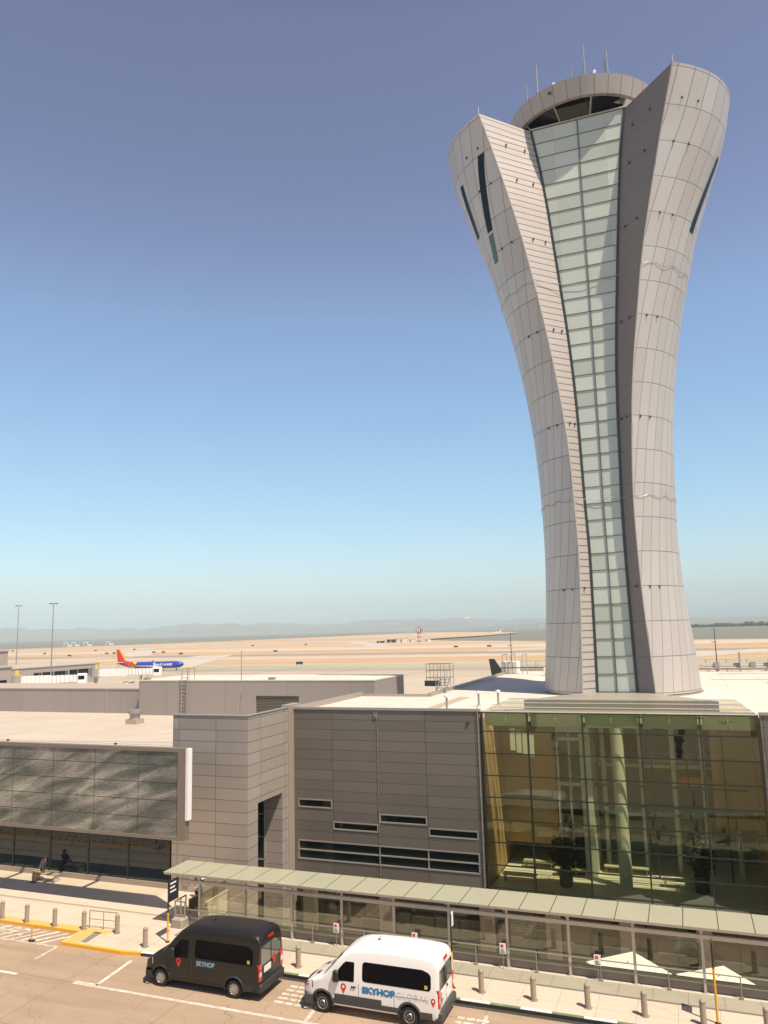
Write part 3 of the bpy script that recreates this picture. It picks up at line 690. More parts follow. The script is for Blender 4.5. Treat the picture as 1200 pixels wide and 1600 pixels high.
f3 = noise(n, mp3.outputs[0], 1.6, 3, .7)
k = n.math('ADD', n.math('MULTIPLY', n.math('SUBTRACT', f1, .16), 1.30), n.math('MULTIPLY', wv.outputs['Fac'], .06))
k = n.math('ADD', k, n.math('MULTIPLY', n.math('SUBTRACT', f3, .5), .42))
c = n.ramp(k, [(.18,(.07,.08,.066)),(.38,(.15,.153,.125)),(.54,(.26,.245,.20)),(.74,(.48,.44,.365))])
sp = n('ShaderNodeSeparateXYZ'); n.l(pos, sp.inputs[0]); mk = None
for comp, step, off, wd in (('X',3.05,-29.0,.035),('Z',.93,4.2,.035)):
    d = n.math('ABSOLUTE', n.math('SUBTRACT', n.math('FRACT', n.math('DIVIDE', n.math('SUBTRACT', sp.outputs['XYZ'.index(comp)], off), step)), .5))
    ln = n.math('GREATER_THAN', d, .5-wd/(2*step)); mk = ln if mk is None else n.math('MAXIMUM', mk, ln)
c = n.mix(mk, c, (.05,.045,.035))
b = n('ShaderNodeBsdfPrincipled', i_Roughness=.4, i_Metallic=.2); n.l(c, b.inputs['Base Color'])
bp = n('ShaderNodeBump'); bp.inputs['Strength'].default_value = .6; bp.inputs['Distance'].default_value = .05; n.l(f3, bp.inputs['Height']); n.l(bp.outputs[0], b.inputs['Normal'])
out(n, b.outputs[0])
t = thing('mesh_screen', 'long rippled grey-green metal mesh screen in a beige frame above the glass hall', 'screen', (-45,36.8,4))
MB().box(-70,-26.35,36.66,36.72,4.22,8.66).build('mesh_panel', m, t)
MB().box(-70,-25.85,36.60,37.0,4.04,4.22).box(-70,-25.85,36.60,37.0,8.66,8.86).box(-26.35,-25.85,36.60,37.0,4.22,8.66).build('frame', M['frame_dark'], t)
MB().box(-25.85,-25.70,36.62,37.0,5.1,8.84).build('end_plate', M['white'], t)
for x in [-29-3.05*i for i in range(6)]: MB().box(x-.06,x+.06,36.72,36.98,4.22,8.66).build('rib', M['steel'], t)

# ---- roof-level structures behind
t = thing('roof_penthouse', 'low beige roof penthouse with a louvred grille, behind the corner block', 'building', (-34,60,7.8))
mb = MB(); wall_holes(mb, 'Y', 60, -47.6, -24.05, 7.8, 10.85, [(-35.2,-31.0,8.0,9.6)], .25)
mb.box(-24.06,-24.05,60,67.2,7.8,10.85).box(-47.6,-47.58,60,67.2,7.8,10.85).box(-47.6,-24.05,67.1,67.2,7.8,10.85)
mb.build('wall', M['penthouse'], t)
MB().box(-47.62,-24.03,59.97,67.2,10.85,10.95).build('roof', M['roof'], t)
MB().box(-35.2,-31.0,60.1,60.2,8.0,9.6).build('louvre', M['louvre'], t)
for x in (-47.0,-33.8): MB().cbox(x,60.4,11.05,.5,.5,.2).build('roof_hatch', M['galv'], t)
t = thing('roof_wall', 'long low grey-beige roof wall at the left behind the pale roof', 'wall', (-60,61,7.8))
MB().box(-120,-47.64,61,61.3,7.8,10.0).build('wall', M['penthouse'], t)
MB().box(-120,-47.63,60.95,61.35,10.0,10.1).build('coping', M['trim'], t)
MB().box(-52.2,-52.1,60.95,60.99,7.8,10.0).build('joint_cover', M['pad'], t)
MB().box(-120,-47.66,61.35,75,9.4,9.6).build('rear_roof', M['pad'], t)
t = thing('roof_ladder', 'steel cage-less ladder fixed to the beige penthouse wall', 'ladder', (-42.4,59.8,7.8))
mb = MB().tube((-42.75,59.8,7.8),(-42.75,59.8,11.9),.04,6).tube((-42.15,59.8,7.8),(-42.15,59.8,11.9),.04,6); mb.build('rail', M['galv'], t)
mb = MB()
for k in range(11): mb.tube((-42.75,59.8,8.0+k*.32),(-42.15,59.8,8.0+k*.32),.025,5)
mb.build('rung', M['galv'], t)
MB().path([(-42.75,59.8,11.9),(-42.75,60.9,12.0),(-42.75,60.9,10.95)],.03).path([(-42.15,59.8,11.9),(-42.15,60.9,12.0),(-42.15,60.9,10.95)],.03).build('hand_loop', M['rust'], t)
t = thing('tripod_mast', 'slim tripod antenna mast standing in front of the penthouse louvre', 'mast', (-34.2,56,7.8))
MB().tube((-34.2,56,7.8),(-34.2,56,13.6),.035,6).build('pole', M['galv'], t)
for a in (20,140,260): MB().tube((-34.2+.75*math.cos(R_(a)),56+.75*math.sin(R_(a)),7.8),(-34.2,56,10.6),.03,5).build('leg', M['galv'], t)
t = thing('roof_vent', 'round metal roof vent on a square curb by the long roof wall', 'vent', (-43.2,54,7.8))
MB().cbox(-43.2,54,8.0,1.1,1.0,.4).build('curb', M['pad'], t); MB().lathe([(.42,8.2),(.42,8.62),(.55,8.64),(.55,8.85),(.3,8.98),(0,9.0)],(-43.2,54,0),16).build('hood', M['galv'], t, smooth=True, ang=40)
pv = None
for i,(x,y,h,lab) in enumerate(((-14.2,47.6,.9,'thin vent pipe close behind the clad wall coping left of the atrium'),(-12.9,50.6,1.05,'white-capped vent pipe at the edge of the tower shadow'),(-11.8,51.5,.7,'short vent pipe nearest the sloped atrium cap'),(-9.6,66.8,.75,'lone vent pipe on the shadowed roof left of the tower foot'))):
    if pv is None:
        pv = thing('vent_pipe', lab, 'vent pipe', (x,y,9.86), group='vent pipes on the pale roof')
        MB().tube((0,0,0),(0,0,.85),.07,8).build('pipe', M['galv'], pv, local=True); MB().lathe([(.08,.8),(.16,.85),(.16,.97),(0,1.0)],(0,0,0),10).build('cap', M['white'], pv, local=True); MB().lathe([(.2,0),(.1,.12)],(0,0,0),10).build('flashing', M['pad'], pv, local=True)
    else: dup(pv, (x,y,9.86), label=lab)
t = thing('roof_stair', 'galvanised crossover stair with railings on the roof edge left of the tower', 'stair', (-18.9,62,9.86))
mb = MB()
for k in range(5): mb.box(-18.9,-18.1,60.6+k*.26,60.83+k*.26,10.0+k*.2,10.05+k*.2)
mb.box(-20.2,-18.1,61.9,63.0,10.95,11.0); mb.build('tread', M['galv'], t)
MB().box(-20.3,-18.95,61.86,61.94,10.3,10.75).build('skirt', M['steel'], t)
mb = MB()
for x in (-20.15,-19.5,-18.9,-18.1):
    for y in (61.95,62.95): mb.tube((x,y,10.3),(x,y,12.1),.03,6)
for z in (11.55,12.1):
    for y in (61.95,62.95): mb.tube((-20.15,y,z),(-18.1,y,z),.03,6)
    mb.tube((-20.15,61.95,z),(-20.15,62.95,z),.03,6)
for x in (-18.9,-18.1): mb.path([(x,60.5,9.86),(x,60.5,11.0),(x,61.95,12.1)],.035).rbox((x,61.2,10.5),(.05,1.7,.14),rx=.66)
mb.build('railing', M['galv'], t)
t = thing('roof_guardrail', 'long pipe guardrail along the far roof edge behind the tower', 'railing', (0,90,9.86))
mb = MB()
for i in range(17): mb.tube((-18+2*i,89.8,9.86),(-18+2*i,89.8,11.0),.04,6)
for z in (10.4,11.0): mb.tube((-18,89.8,z),(14,89.8,z),.035,6)
mb.build('railing', M['galv'], t)
t = thing('pipe_rack', 'rack of insulated pipes with valves on the far roof right of the tower', 'pipe rack', (7,87,9.86))
mb = MB()
for z, r in ((10.25,.09),(10.62,.07),(10.45,.12)): mb.tube((1.6,87.6+z-10,z),(13.8,87.6+z-10,z),r,8)
mb.build('pipe', M['beam'], t)
mb = MB()
for x in (2.2,4.0,5.2,7.6,8.0,10.4,12.8): mb.box(x-.06,x+.06,87.6,88.5,9.86,10.2 if x not in (5.2,8.0) else 11.8)
for x in (3.0,6.4,9.2,11.6): mb.cbox(x,88.0,10.55,.5,.6,.5)
mb.build('support', M['galv'], t)
t = thing('rooftop_unit', 'pale rooftop equipment box with pipe loops at the left edge of the tower shadow', 'roof unit', (-18.2,86,9.86))
MB().bbox(-19.0,-17.2,85.2,86.6,9.9,11.2,.06).build('casing', M['white'], t)
mb = MB()
for x in (-18.8,-17.9,-16.6): mb.path([(x,85.0,9.86),(x,85.0,11.9),(x+.5,85.0,12.0),(x+.5,85.0,9.86)],.06,6)
mb.build('pipe_loop', M['beam'], t); MB().box(-19.0,-12.5,84.4,84.6,10.5,10.6).box(-12.6,-12.4,84.4,84.6,9.86,10.6).build('duct', M['steel'], t)
t = thing('rooftop_unit', 'small pale rooftop box just left of the tower foot', 'roof unit', (-13.2,82,9.86))
MB().bbox(-13.8,-12.9,81.6,82.4,9.9,10.7,.05).build('casing', M['white'], t); MB().tube((-13.4,82,10.7),(-13.4,82,12.2),.12,8).tube((-13.4,82,12.2),(-13.0,81.6,12.3),.12,8).build('gooseneck', M['white'], t)
pm = thing('roof_mast', 'thin dark pole on the far roof edge left of the tower foot', 'mast', (-18.4,88,9.86), group='thin masts on the far roof edge')
MB().tube((0,0,0),(0,0,4.4),.06,6,.035).build('pole', M['steel'], pm, local=True); MB().cbox(0,0,.15,.3,.3,.3).build('base', M['galv'], pm, local=True); MB().tube((-.4,0,3.0),(.2,0,3.0),.03,5).build('crossbar', M['steel'], pm, local=True)
dup(pm, (3.05,88.3,9.86), label='thin dark pole on the far roof edge right of the tower foot')

# ------------------------------------------------------------------ control tower
ZS=[10.0,13.5,17.0,20.5,24.0,27.5,31.0,34.5,38.0,41.5,45.0,48.5,52.0,55.35]
YF=[57.9,57.93,57.96,58.0,57.92,57.82,57.73,57.52,57.27,56.95,56.6,56.15,55.67,54.9]
YC=[63.3,63.23,63.16,63.09,63.02,62.95,62.84,62.62,62.4,62.17,61.95,61.73,61.51,61.3]
FLX=[-7.07,-6.94,-6.81,-6.73,-6.81,-6.92,-7.21,-7.62,-8.11,-8.70,-9.35,-10.14,-11.02,-11.95]
FRX=[-2.08,-2.29,-2.48,-2.58,-2.59,-2.43,-2.18,-1.79,-1.27,-.73,-.01,.80,1.65,2.54]
GLX=[-6.20,-6.15,-6.11,-6.10,-6.20,-6.26,-6.33,-6.47,-6.70,-7.0,-7.31,-7.63,-8.05,-8.55]
GRX=[-3.29,-3.34,-3.39,-3.42,-3.40,-3.31,-3.21,-3.05,-2.81,-2.51,-2.21,-1.89,-1.52,-1.03]
RLX=[5.87,5.59,5.36,5.23,5.24,5.38,5.65,6.09,6.71,7.51,8.41,9.60,10.75,11.40]
RRX=[5.72,5.45,5.10,4.94,4.99,5.13,5.38,5.83,6.44,7.27,8.18,9.40,10.65,11.42]
def itp(T, z):                                   # Catmull-Rom through the table
    z = max(ZS[0], min(ZS[-1], z)); i = 0
    while i < len(ZS)-2 and z > ZS[i+1]: i += 1
    h = ZS[i+1]-ZS[i]; u = (z-ZS[i])/h
    m0 = (T[i+1]-T[i-1])/(ZS[i+1]-ZS[i-1])*h if i > 0 else T[1]-T[0]
    m1 = (T[i+2]-T[i])/(ZS[i+2]-ZS[i])*h if i < len(ZS)-2 else T[-1]-T[-2]
    return (2*u**3-3*u*u+1)*T[i] + (u**3-2*u*u+u)*m0 + (-2*u**3+3*u*u)*T[i+1] + (u**3-u*u)*m1
XC = -4.72
def wing(s, ph, z, off=0):
    Rx = itp(RLX if s < 0 else RRX, z); a = abs(itp(FLX if s < 0 else FRX, z)-XC); yc = itp(YC, z)
    sf = min(.99, a/Rx); Ry = (yc-itp(YF, z))/math.sqrt(1-sf*sf); p = R_(ph)
    return Vector((XC+s*(Rx+off)*math.sin(p), yc-(Ry+off)*math.cos(p), z)), math.degrees(math.asin(sf))
TW = thing('control_tower', 'tall flared airport control tower with two curved metal wings and a green glass slot', 'tower', (XC,62,9.86))
zrows = [10.0+.42*i for i in range(109)]; zrows = [z for z in zrows if z < 55.3]+[55.35]
for s, mt in ((-1,M['tower']),(1,M['tower_r'])):
    mb = MB(); NP = 40; grid = []
    for z in zrows:
        _, pf = wing(s, 30, z); pe = 158
        grid.append([(wing(s, pf+(pe-pf)*j/NP, z)[0], pf+(pe-pf)*j/NP) for j in range(NP+1)])
    for i in range(len(zrows)-1):
        for j in range(NP):
            q = [(grid[i][j],zrows[i]),(grid[i][j+1],zrows[i]),(grid[i+1][j+1],zrows[i+1]),(grid[i+1][j],zrows[i+1])]
            mb.quad(*[x[0][0] for x in q], uv=[(x[0][1], x[1]) for x in q])
    w_ = mb.build('wing', mt, TW, fix=False)
    bm = bmesh.new(); bm.from_mesh(w_.data); bmesh.ops.remove_doubles(bm, verts=bm.verts, dist=.002); bmesh.ops.recalc_face_normals(bm, faces=bm.faces)
    bm.to_mesh(w_.data); bm.free()
    for p in w_.data.polygons: p.use_smooth = True
    # flat rim on top, closed to the glass edge
    mb = MB(); top = [g[0] for g in grid[-1]]; gx = itp(GLX if s < 0 else GRX, 55.35)
    inner = [Vector((gx, 58.9, 55.35))] + [Vector((XC+s*4.0, 58.9+ (top[-1].y-58.9)*k/NP, 55.35)) for k in range(1, NP+1)]
    for j in range(NP): mb.quad(top[j], top[j+1], inner[j+1], inner[j])
    mb.build('wing_top', M['fascia'], TW)
    mb = MB()
    for i in range(len(zrows)-1):
        za, zb = zrows[i], zrows[i+1]; e = FLX if s < 0 else FRX; g = GLX if s < 0 else GRX
        q = [(itp(e,za),itp(YF,za),za),(itp(g,za),58.8,za),(itp(g,zb),58.8,zb),(itp(e,zb),itp(YF,zb),zb)]
        mb.quad(*q, uv=[(0,za),(1,za),(1,zb),(0,zb)])
    mb.build('return_face', M['rib'] if s < 0 else M['return_shade'], TW)
    # thin light edge trim along the wing's front corner
    mb = MB()
    for i in range(0, len(zrows)-1):
        za, zb = zrows[i], zrows[i+1]; e = FLX if s < 0 else FRX
        mb.tube((itp(e,za),itp(YF,za),za),(itp(e,zb),itp(YF,zb),zb),.06,5,cap=False)
    mb.build('edge_trim', M['cap'], TW)
    # dark frame beside the glass
    mb = MB()
    for i in range(len(zrows)-1):
        za, zb = zrows[i], zrows[i+1]; g = GLX if s < 0 else GRX
        xa, xb = itp(g,za), itp(g,zb)
        for d0, d1, y in ((-.16*s*-1*0-.0, -.17*s, 58.74),):
            mb.quad((xa,y,za),(xa+d1,y,za),(xb+d1,y,zb),(xb,y,zb)); mb.quad((xa+d1,y,za),(xa+d1,58.9,za),(xb+d1,58.9,zb),(xb+d1,y,zb))
    mb.build('slot_frame', M['steel'], TW)
    for (ph0,z0,ph1,z1,wd) in ((( 43.2,52.6,55.0,46.9,4.8),(66,51.8,72.0,47.4,4.6)) if s < 0 else ((73.0,44.5,84.5,50.6,5.0),)):
        mb = MB(); K = 14
        if s > 0: ph0,z0,ph1,z1 = ph1,z1,ph0,z0
        for k in range(K):
            for h0,h1 in ((0,.5),(.5,1)):
                def pt(f, h): 
                    z = z0+(z1-z0)*f; wdt = wd*(.9+.25*f); return wing(s, ph0+(ph1-ph0)*f-wdt/2+wdt*h, z, .03)[0]
                mb.quad(pt(k/K,h0), pt(k/K,h1), pt((k+1)/K,h1), pt((k+1)/K,h0))
        mb.build('slit_window', M['slit'], TW)
    if s < 0:
        mb = MB()
        for k in range(6):
            def pt(f, h):
                z = 46.7-2.2*f; return wing(s, 55.6+4.6*f-2.6+5.2*h, z, .03)[0]
            mb.quad(pt(k/6,0), pt(k/6,1), pt((k+1)/6,1), pt((k+1)/6,0))
        mb.build('slit_window', glass('slit_green', (.55,.7,.6), 1.5, dark=(.10,.15,.12)), TW)
    # small dark fixings on the seams
    mb = MB()
    for z in (17.64,30.14,37.64,45.14,50.2,53.2):
        for ph in (8,18):
            p, pf = wing(s, 40, z); p = wing(s, pf+ph*.9, z, .05)[0]; mb.cbox(p.x,p.y,p.z-.06,.09,.09,.16)
        for f in (.35,.75):
            e = FLX if s < 0 else FRX; g = GLX if s < 0 else GRX
            if z > 25 or f < .5: mb.cbox(itp(e,z)+(itp(g,z)-itp(e,z))*f-s*.08, itp(YF,z)+(58.8-itp(YF,z))*f-.04, z, .10,.10,.17)
    mb.build('fixing', M['steel'], TW)
    # foot ledge
    mb = MB(); K = 24
    for j in range(K):
        a0 = 24+110*j/K; a1 = 24+110*(j+1)/K
        for (o0,z0),(o1,z1) in (((-.12,10.0),(-.12,9.95)),((-.12,9.95),(.15,9.93)),((.15,9.93),(.15,9.8))):
            f = lambda a,o,z: tuple(wing(s,a,10.0,o)[0][:2])+(z,)
            mb.quad(f(a0,o0,z0),f(a1,o0,z0),f(a1,o1,z1),f(a0,o1,z1))
    mb.build('foot_ledge', M['apron'], TW)
mb = MB()
for i in range(len(zrows)-1):
    za, zb = zrows[i], zrows[i+1]; mb.quad((itp(GLX,za),58.8,za),(itp(GRX,za),58.8,za),(itp(GRX,zb),58.8,zb),(itp(GLX,zb),58.8,zb))
mb.build('slot_glass', M['spandrel'], TW)
mb = MB()
for k in range(37):
    z = 10.16+1.255*k
    if z > 55.4: break
    mb.box(itp(GLX,z)+.05,itp(GRX,z)-.05,58.75,58.8,z-.019,z+.019)
for i in range(len(zrows)-1):
    za, zb = zrows[i], zrows[i+1]; xa, xb = (itp(GLX,za)+itp(GRX,za))/2+.02, (itp(GLX,zb)+itp(GRX,zb))/2+.02
    mb.quad((xa-.032,58.7,za),(xa+.032,58.7,za),(xb+.032,58.7,zb),(xb-.032,58.7,zb)).quad((xa-.032,58.8,za),(xa-.032,58.7,za),(xb-.032,58.7,zb),(xb-.032,58.8,zb)).quad((xa+.032,58.7,za),(xa+.032,58.8,za),(xb+.032,58.8,zb),(xb+.032,58.7,zb))
mb.build('slot_mullion', simple('slot_mullion', (.14,.145,.12), .4, .3), TW)
MB().box(-8.6,-1.0,58.68,58.98,55.35,55.47).build('slot_cap', M['cap'], TW)
for z0 in (24.2, 41.4):                               # thin pale cable slung round the shaft
    pts = []
    for s, rng in ((-1, range(88,20,-4)), (1, range(22,90,4))):
        if s > 0:
            for k in range(1,9): pts.append((itp(GLX,z0)+(itp(GRX,z0)-itp(GLX,z0))*k/9, 58.66, z0+.1*math.sin(k*1.3)))
        q = []
        for ph in rng:
            p, pf = wing(s, ph, z0, .06)
            if ph >= pf: q.append((p.x, p.y, z0+.12*math.sin(ph*.35)))
        e = FLX if s < 0 else FRX; edge = [(itp(e,z0), itp(YF,z0)-.06, z0+.05)]
        pts += q+edge if s < 0 else edge+q
    MB().path(pts, .018, 5).build('cable_loop', M['galv'], TW)
# rear closing wall and core
MB().box(XC-3.0,XC+3.0,66.4,66.7,9.86,55.3).build('rear_slot', M['spandrel'], TW)
# cab: polygonal dark glass, round fascia, roof
CY = 63.2
mb = MB(); K = 12; pts0 = []; pts1 = []
for k in range(K):
    a = 2*math.pi*(k+.42)/K
    pts0.append((XC+3.7*math.sin(a), CY-3.7*math.cos(a), 54.75)); pts1.append((XC+5.7*math.sin(a), CY-5.7*math.cos(a), 56.35))
for k in range(K): mb.quad(pts0[k], pts0[(k+1)%K], pts1[(k+1)%K], pts1[k])
mb.build('cab_glass', M['cabglass'], TW)
for k in range(K): MB().tube(pts0[k], pts1[k], .07, 6).build('cab_post', M['galv'], TW)
mb = MB(); K = 72
prof = [(5.62,56.3),(5.95,56.3),(6.38,57.7),(6.25,57.78),(0.02,57.85)]
for a, b_ in zip(prof, prof[1:]):
    for k in range(K):
        a0, a1 = 2*math.pi*k/K, 2*math.pi*(k+1)/K; f = lambda t,q: (XC+q[0]*math.sin(t), CY-q[0]*math.cos(t), q[1])
        mb.quad(f(a0,a),f(a1,a),f(a1,b_),f(a0,b_), uv=[(k*5,a[1]),(k*5+5,a[1]),(k*5+5,b_[1]),(k*5,b_[1])])
mb.build('cab_fascia', M['fascia'], TW, smooth=True, ang=30)
MB().box(-6.72,-6.5,57.13,57.2,57.05,57.25).build('fascia_vent', M['black'], TW)
for x, y, h, r in ((-8.9,60.6,3.2,.06),(-7.9,59.8,4.4,.09),(-4.95,58.6,2.4,.055),(-3.9,58.7,4.2,.08),(-2.35,58.9,2.4,.05),(-2.15,58.8,3.1,.085)):
    an = MB().tube((x,y,57.7),(x,y,57.7+h),r,6,r*.6).tube((x,y,57.7),(x,y,58.7),r*1.8,6).build('antenna', M['galv'], TW)
for x, y in ((-6.35,58.3),(-3.1,58.1)):
    MB().tube((x,y,57.7),(x,y,58.5),.05,6).cbox(x,y,58.62,.2,.2,.26).build('roof_camera', M['white'], TW)
MB().lathe([(.28,57.75),(.26,58.0),(.0,58.2)],(-8.6,60.4,0),12).build('beacon', M['white'], TW)
for p_ in ((FLX,-1),(FRX,1)): MB().tube((p_[0][-1],54.95,55.35),(p_[0][-1],54.95,55.95),.03,5).build('lightning_rod', M['galv'], TW)

# ------------------------------------------------------------------ bus canopy and what stands under it
t = thing('bus_canopy', 'long low pavement canopy with greenish glass roof, steel posts and beam', 'canopy', (-8,36,.15))
MB().box(-26.3,12,35.4,37.55,2.78,2.81).build('glass_roof', M['canopyglass'], t)
mb = MB().box(-26.25,12,35.40,35.46,2.70,2.775).box(-26.25,12,37.49,37.55,2.70,2.775).box(-25.9,12,36.5,36.58,2.66,2.775)
for i in range(30):
    x = .40-1.34*i + 1.34*8
    if x > -26.2: mb.box(x-.02,x+.02,35.5,37.49,2.70,2.775)
mb.build('roof_frame', M['trim'], t)
MB().box(-26.0,12,35.86,36.0,2.21,2.37).build('beam', M['beam'], t)
for i in range(-4, 10):
    x = -.27-2.68*i
    MB().box(x-.055,x+.055,35.87,35.99,.15,2.21).box(x-.11,x+.11,35.82,36.04,.15,.17).box(x-.05,x+.05,35.88,35.98,2.37,2.7).build('post', M['beam'], t)
    MB().add([(x-.03,35.45,2.62),(x+.03,35.45,2.62),(x+.03,37.3,2.62),(x-.03,37.3,2.62),(x-.03,35.45,2.70),(x+.03,35.45,2.70),(x+.03,37.3,2.70),(x-.03,37.3,2.70),],[(0,3,2,1),(4,5,6,7),(0,1,5,4),(1,2,6,5),(2,3,7,6),(3,0,4,7)]).build('bracket', M['trim'], t)
for i in range(-4, 9):
    x = -.27-2.68*i; MB().box(x-2.68+.06,x-.06,35.925,35.935,.5,2.205).build('glass_panel', M['clear'], t)
t = thing('curb_wall', 'low concrete kerb wall with pale top under the canopy, edging the sunken court', 'wall', (-8,36.2,.15))
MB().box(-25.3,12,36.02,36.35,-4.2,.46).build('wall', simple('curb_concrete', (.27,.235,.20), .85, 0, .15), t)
MB().box(-25.3,12,36.0,36.37,.46,.52).build('coping', M['beam'], t)
t = thing('handrail', 'thin steel handrail on short posts in front of the low kerb wall', 'railing', (-8,35.78,.15))
MB().tube((-25.0,35.78,.97),(12,35.78,.97),.028,8).build('top_rail', M['galv'], t)
mb = MB()
for i in range(-4,9): 
    x = -4.35-2.7*i+2.7
    MB().tube((x,35.78,.15),(x,35.78,.97),.026,8).cbox(x,35.78,.19,.16,.16,.08).build('post', M['galv'], t)
sg = None
for x, lab in ((-16.55,'small white and red notice on the handrail behind the black van'),(-12.6,'small white and red notice peeping over the white van roof'),(-8.5,'small white and red notice on the handrail right of the white van'),(-4.45,'small white and red notice on the handrail beside the first white umbrella')):
    if sg is None:
        sg = thing('notice_sign', lab, 'sign', (x,35.70,.15), group='small notices along the handrail')
        MB().box(-.14,.14,-.01,.01,.62,1.05).build('plate', M['white'], sg, local=True)
        MB().box(-.09,.03,-.016,-.0105,.88,1.0).build('red_panel', M['red'], sg, local=True)
        mb = MB()
        for k in range(3): mb.box(-.1,.1-.03*k,-.016,-.0105,.66+k*.06,.685+k*.06)
        mb.build('print', M['steel'], sg, local=True); MB().box(-.015,.015,.011,.03,0,.8).build('post', M['galv'], sg, local=True)
    else: dup(sg, (x,35.70,.15), label=lab)
# walkway parapet and balustrade at the canopy's left end
t = thing('walkway_parapet', 'sunlit cream parapet with a green glass balustrade beside the corner block', 'parapet', (-25.5,38.5,.15))
MB().box(-25.56,-25.44,36.75,40.3,-.62,.48).build('panel', simple('cream_panel', (.56,.49,.37), .6, 0, .1), t)
MB().box(-25.58,-25.42,36.73,40.32,.48,.52).box(-25.60,-25.44,40.22,40.32,-.62,.48).build('edge', M['beam'], t)
MB().box(-25.62,-25.60,36.75,40.3,.40,1.06).build('glass', glass('balustrade_glass', (.6,.6,.45), 1.5, dark=(.135,.12,.075)), t)
mb = MB().tube((-25.61,36.7,1.09),(-25.61,40.3,1.09),.03,8)
for y in (36.8,38.4,40.1): mb.box(-25.66,-25.63,y-.03,y+.03,.15,1.1)
mb.build('rail', M['galv'], t)
MB().box(-25.45,-25.4,38.6,38.64,-.62,.48).build('joint', M['pad'], t)
t = thing('gate_pedestal', 'rounded concrete block carrying a low barred gate at the canopy end', 'gate', (-25.3,35.7,.15))
MB().bbox(-25.75,-25.05,35.35,36.0,.15,.62,.08).build('block', simple('pedestal', (.34,.29,.24), .85), t)
mb = MB()
for x in (-25.7,-25.35,-25.1): mb.box(x-.025,x+.025,35.62,35.68,.62,1.4)
for z in (.68,1.36): mb.box(-25.7,-25.1,35.62,35.68,z-.03,z+.03)
mb.rbox((-25.5,35.65,1.0),(.03,.03,.7),ry=.5).box(-25.72,-25.67,35.66,36.6,1.33,1.39).box(-25.72,-25.67,36.55,36.6,.15,1.36).box(-25.72,-25.67,36.1,36.15,.15,1.36); mb.build('gate', M['pier'], t)
t = thing('info_pillar', 'low metal card reader pillar by the corner block wall', 'pillar', (-27.0,39.6,.15))
MB().bbox(-27.2,-27.0,39.5,39.7,.15,1.5,.03).build('body', M['galv'], t); MB().box(-27.16,-27.04,39.48,39.5,1.05,1.35).build('panel', M['black'], t)
MB().bbox(-26.8,-26.4,39.3,39.7,.15,.95,.03).build('box', M['pier'], t)

# umbrellas standing in the sunken court
def umbrella(label, cx, cy, rz, half, zt, loc_name='patio_umbrella'):
    t = thing('patio_umbrella', label, 'umbrella', (cx,cy,-4.2), rz, group='white umbrellas in the sunken court')
    h = zt+4.2; mb = MB(); K = 8
    co = [(-half,-half),(half,-half),(half,half),(-half,half)]
    for i in range(4):
        a, b_ = co[i], co[(i+1)%4]
        mb.add([(0,0,h+.22),(a[0],a[1],h),(b_[0],b_[1],h)], [(0,1,2)])
        mb.add([(a[0],a[1],h),(b_[0],b_[1],h),(b_[0],b_[1],h-.18),(a[0],a[1],h-.18)], [(0,1,2,3)])
    mb.build('canopy', M['umb'], t, local=True)
    MB().tube((0,0,0),(0,0,h+.28),.035,8).build('pole', M['galv'], t, local=True)
    mb = MB()
    for a in co: mb.tube((0,0,h+.15),(a[0]*.97,a[1]*.97,h-.03),.018,5)
    mb.build('rib', M['galv'], t, local=True)
    MB().bbox(-.4,.4,-.4,.4,0,.08,.03).build('base', M['concrete'], t, local=True)
umbrella('larger white square umbrella in the sunken court, left one seen over the kerb wall', -3.75, 41.6, R_(-48), 1.42, -1.5)
umbrella('white square umbrella at the frame\'s right, behind the yellow-based pole', .30, 41.3, R_(-53), 1.34, -1.5)

# ------------------------------------------------------------------ street furniture
bo = None
BL = [(-35.47,33.78,'tan bollard at the left frame edge on the yellow kerb'),(-33.72,33.76,'second tan bollard from the left on the yellow kerb'),(-31.83,33.76,'third tan bollard from the left on the yellow kerb'),(-30.0,33.86,'tan bollard at the left end of the low barrier rail'),(-27.96,33.95,'tan bollard at the right end of the low barrier rail'),(-25.45,32.95,'lone tan bollard just ahead of the black van'),
  (-17.27,33.15,'tan bollard between the black van and the white van'),(-8.89,33.27,'tan bollard just right of the white van'),(-6.74,33.25,'second tan bollard right of the white van'),(-4.62,33.26,'third tan bollard right of the white van'),(-2.50,33.26,'fourth tan bollard right of the white van'),(-.41,33.23,'tan bollard left of the yellow-based pole, cut by the bottom edge'),(1.75,33.25,'tan bollard in the bottom right corner')]
bolm = simple('bollard_paint', (.33,.265,.195), .6, 0, .12, 6)
for x, y, lab in BL:
    if bo is None:
        bo = thing('bollard', lab, 'bollard', (x,y,W0), group='tan bollards along the kerb')
        MB().lathe([(.115,0),(.115,.80),(.11,.83),(.09,.875),(.05,.90),(0,.905)],(0,0,0),20).build('post', bolm, bo, smooth=True, local=True, ang=40)
        MB().lathe([(.117,.775),(.121,.78),(.121,.795),(.117,.80)],(0,0,0),20).build('collar', simple('bollard_band', (.20,.16,.12), .6), bo, smooth=True, local=True)
        MB().lathe([(.17,.0),(.17,.012),(.114,.02)],(0,0,0),20).build('base_ring', simple('bollard_base', (.24,.20,.16), .8), bo, local=True)
    else: dup(bo, (x,y,W0), label=lab)
t = thing('barrier_rail', 'low rust-brown barrier rail between two bollards', 'railing', (-29.0,34.1,W0))
MB().path([(-29.85,34.1,W0),(-29.85,34.1,W0+.85),(-28.2,34.2,W0+.85),(-28.2,34.2,W0)],.025,8).build('frame', M['rust'], t)
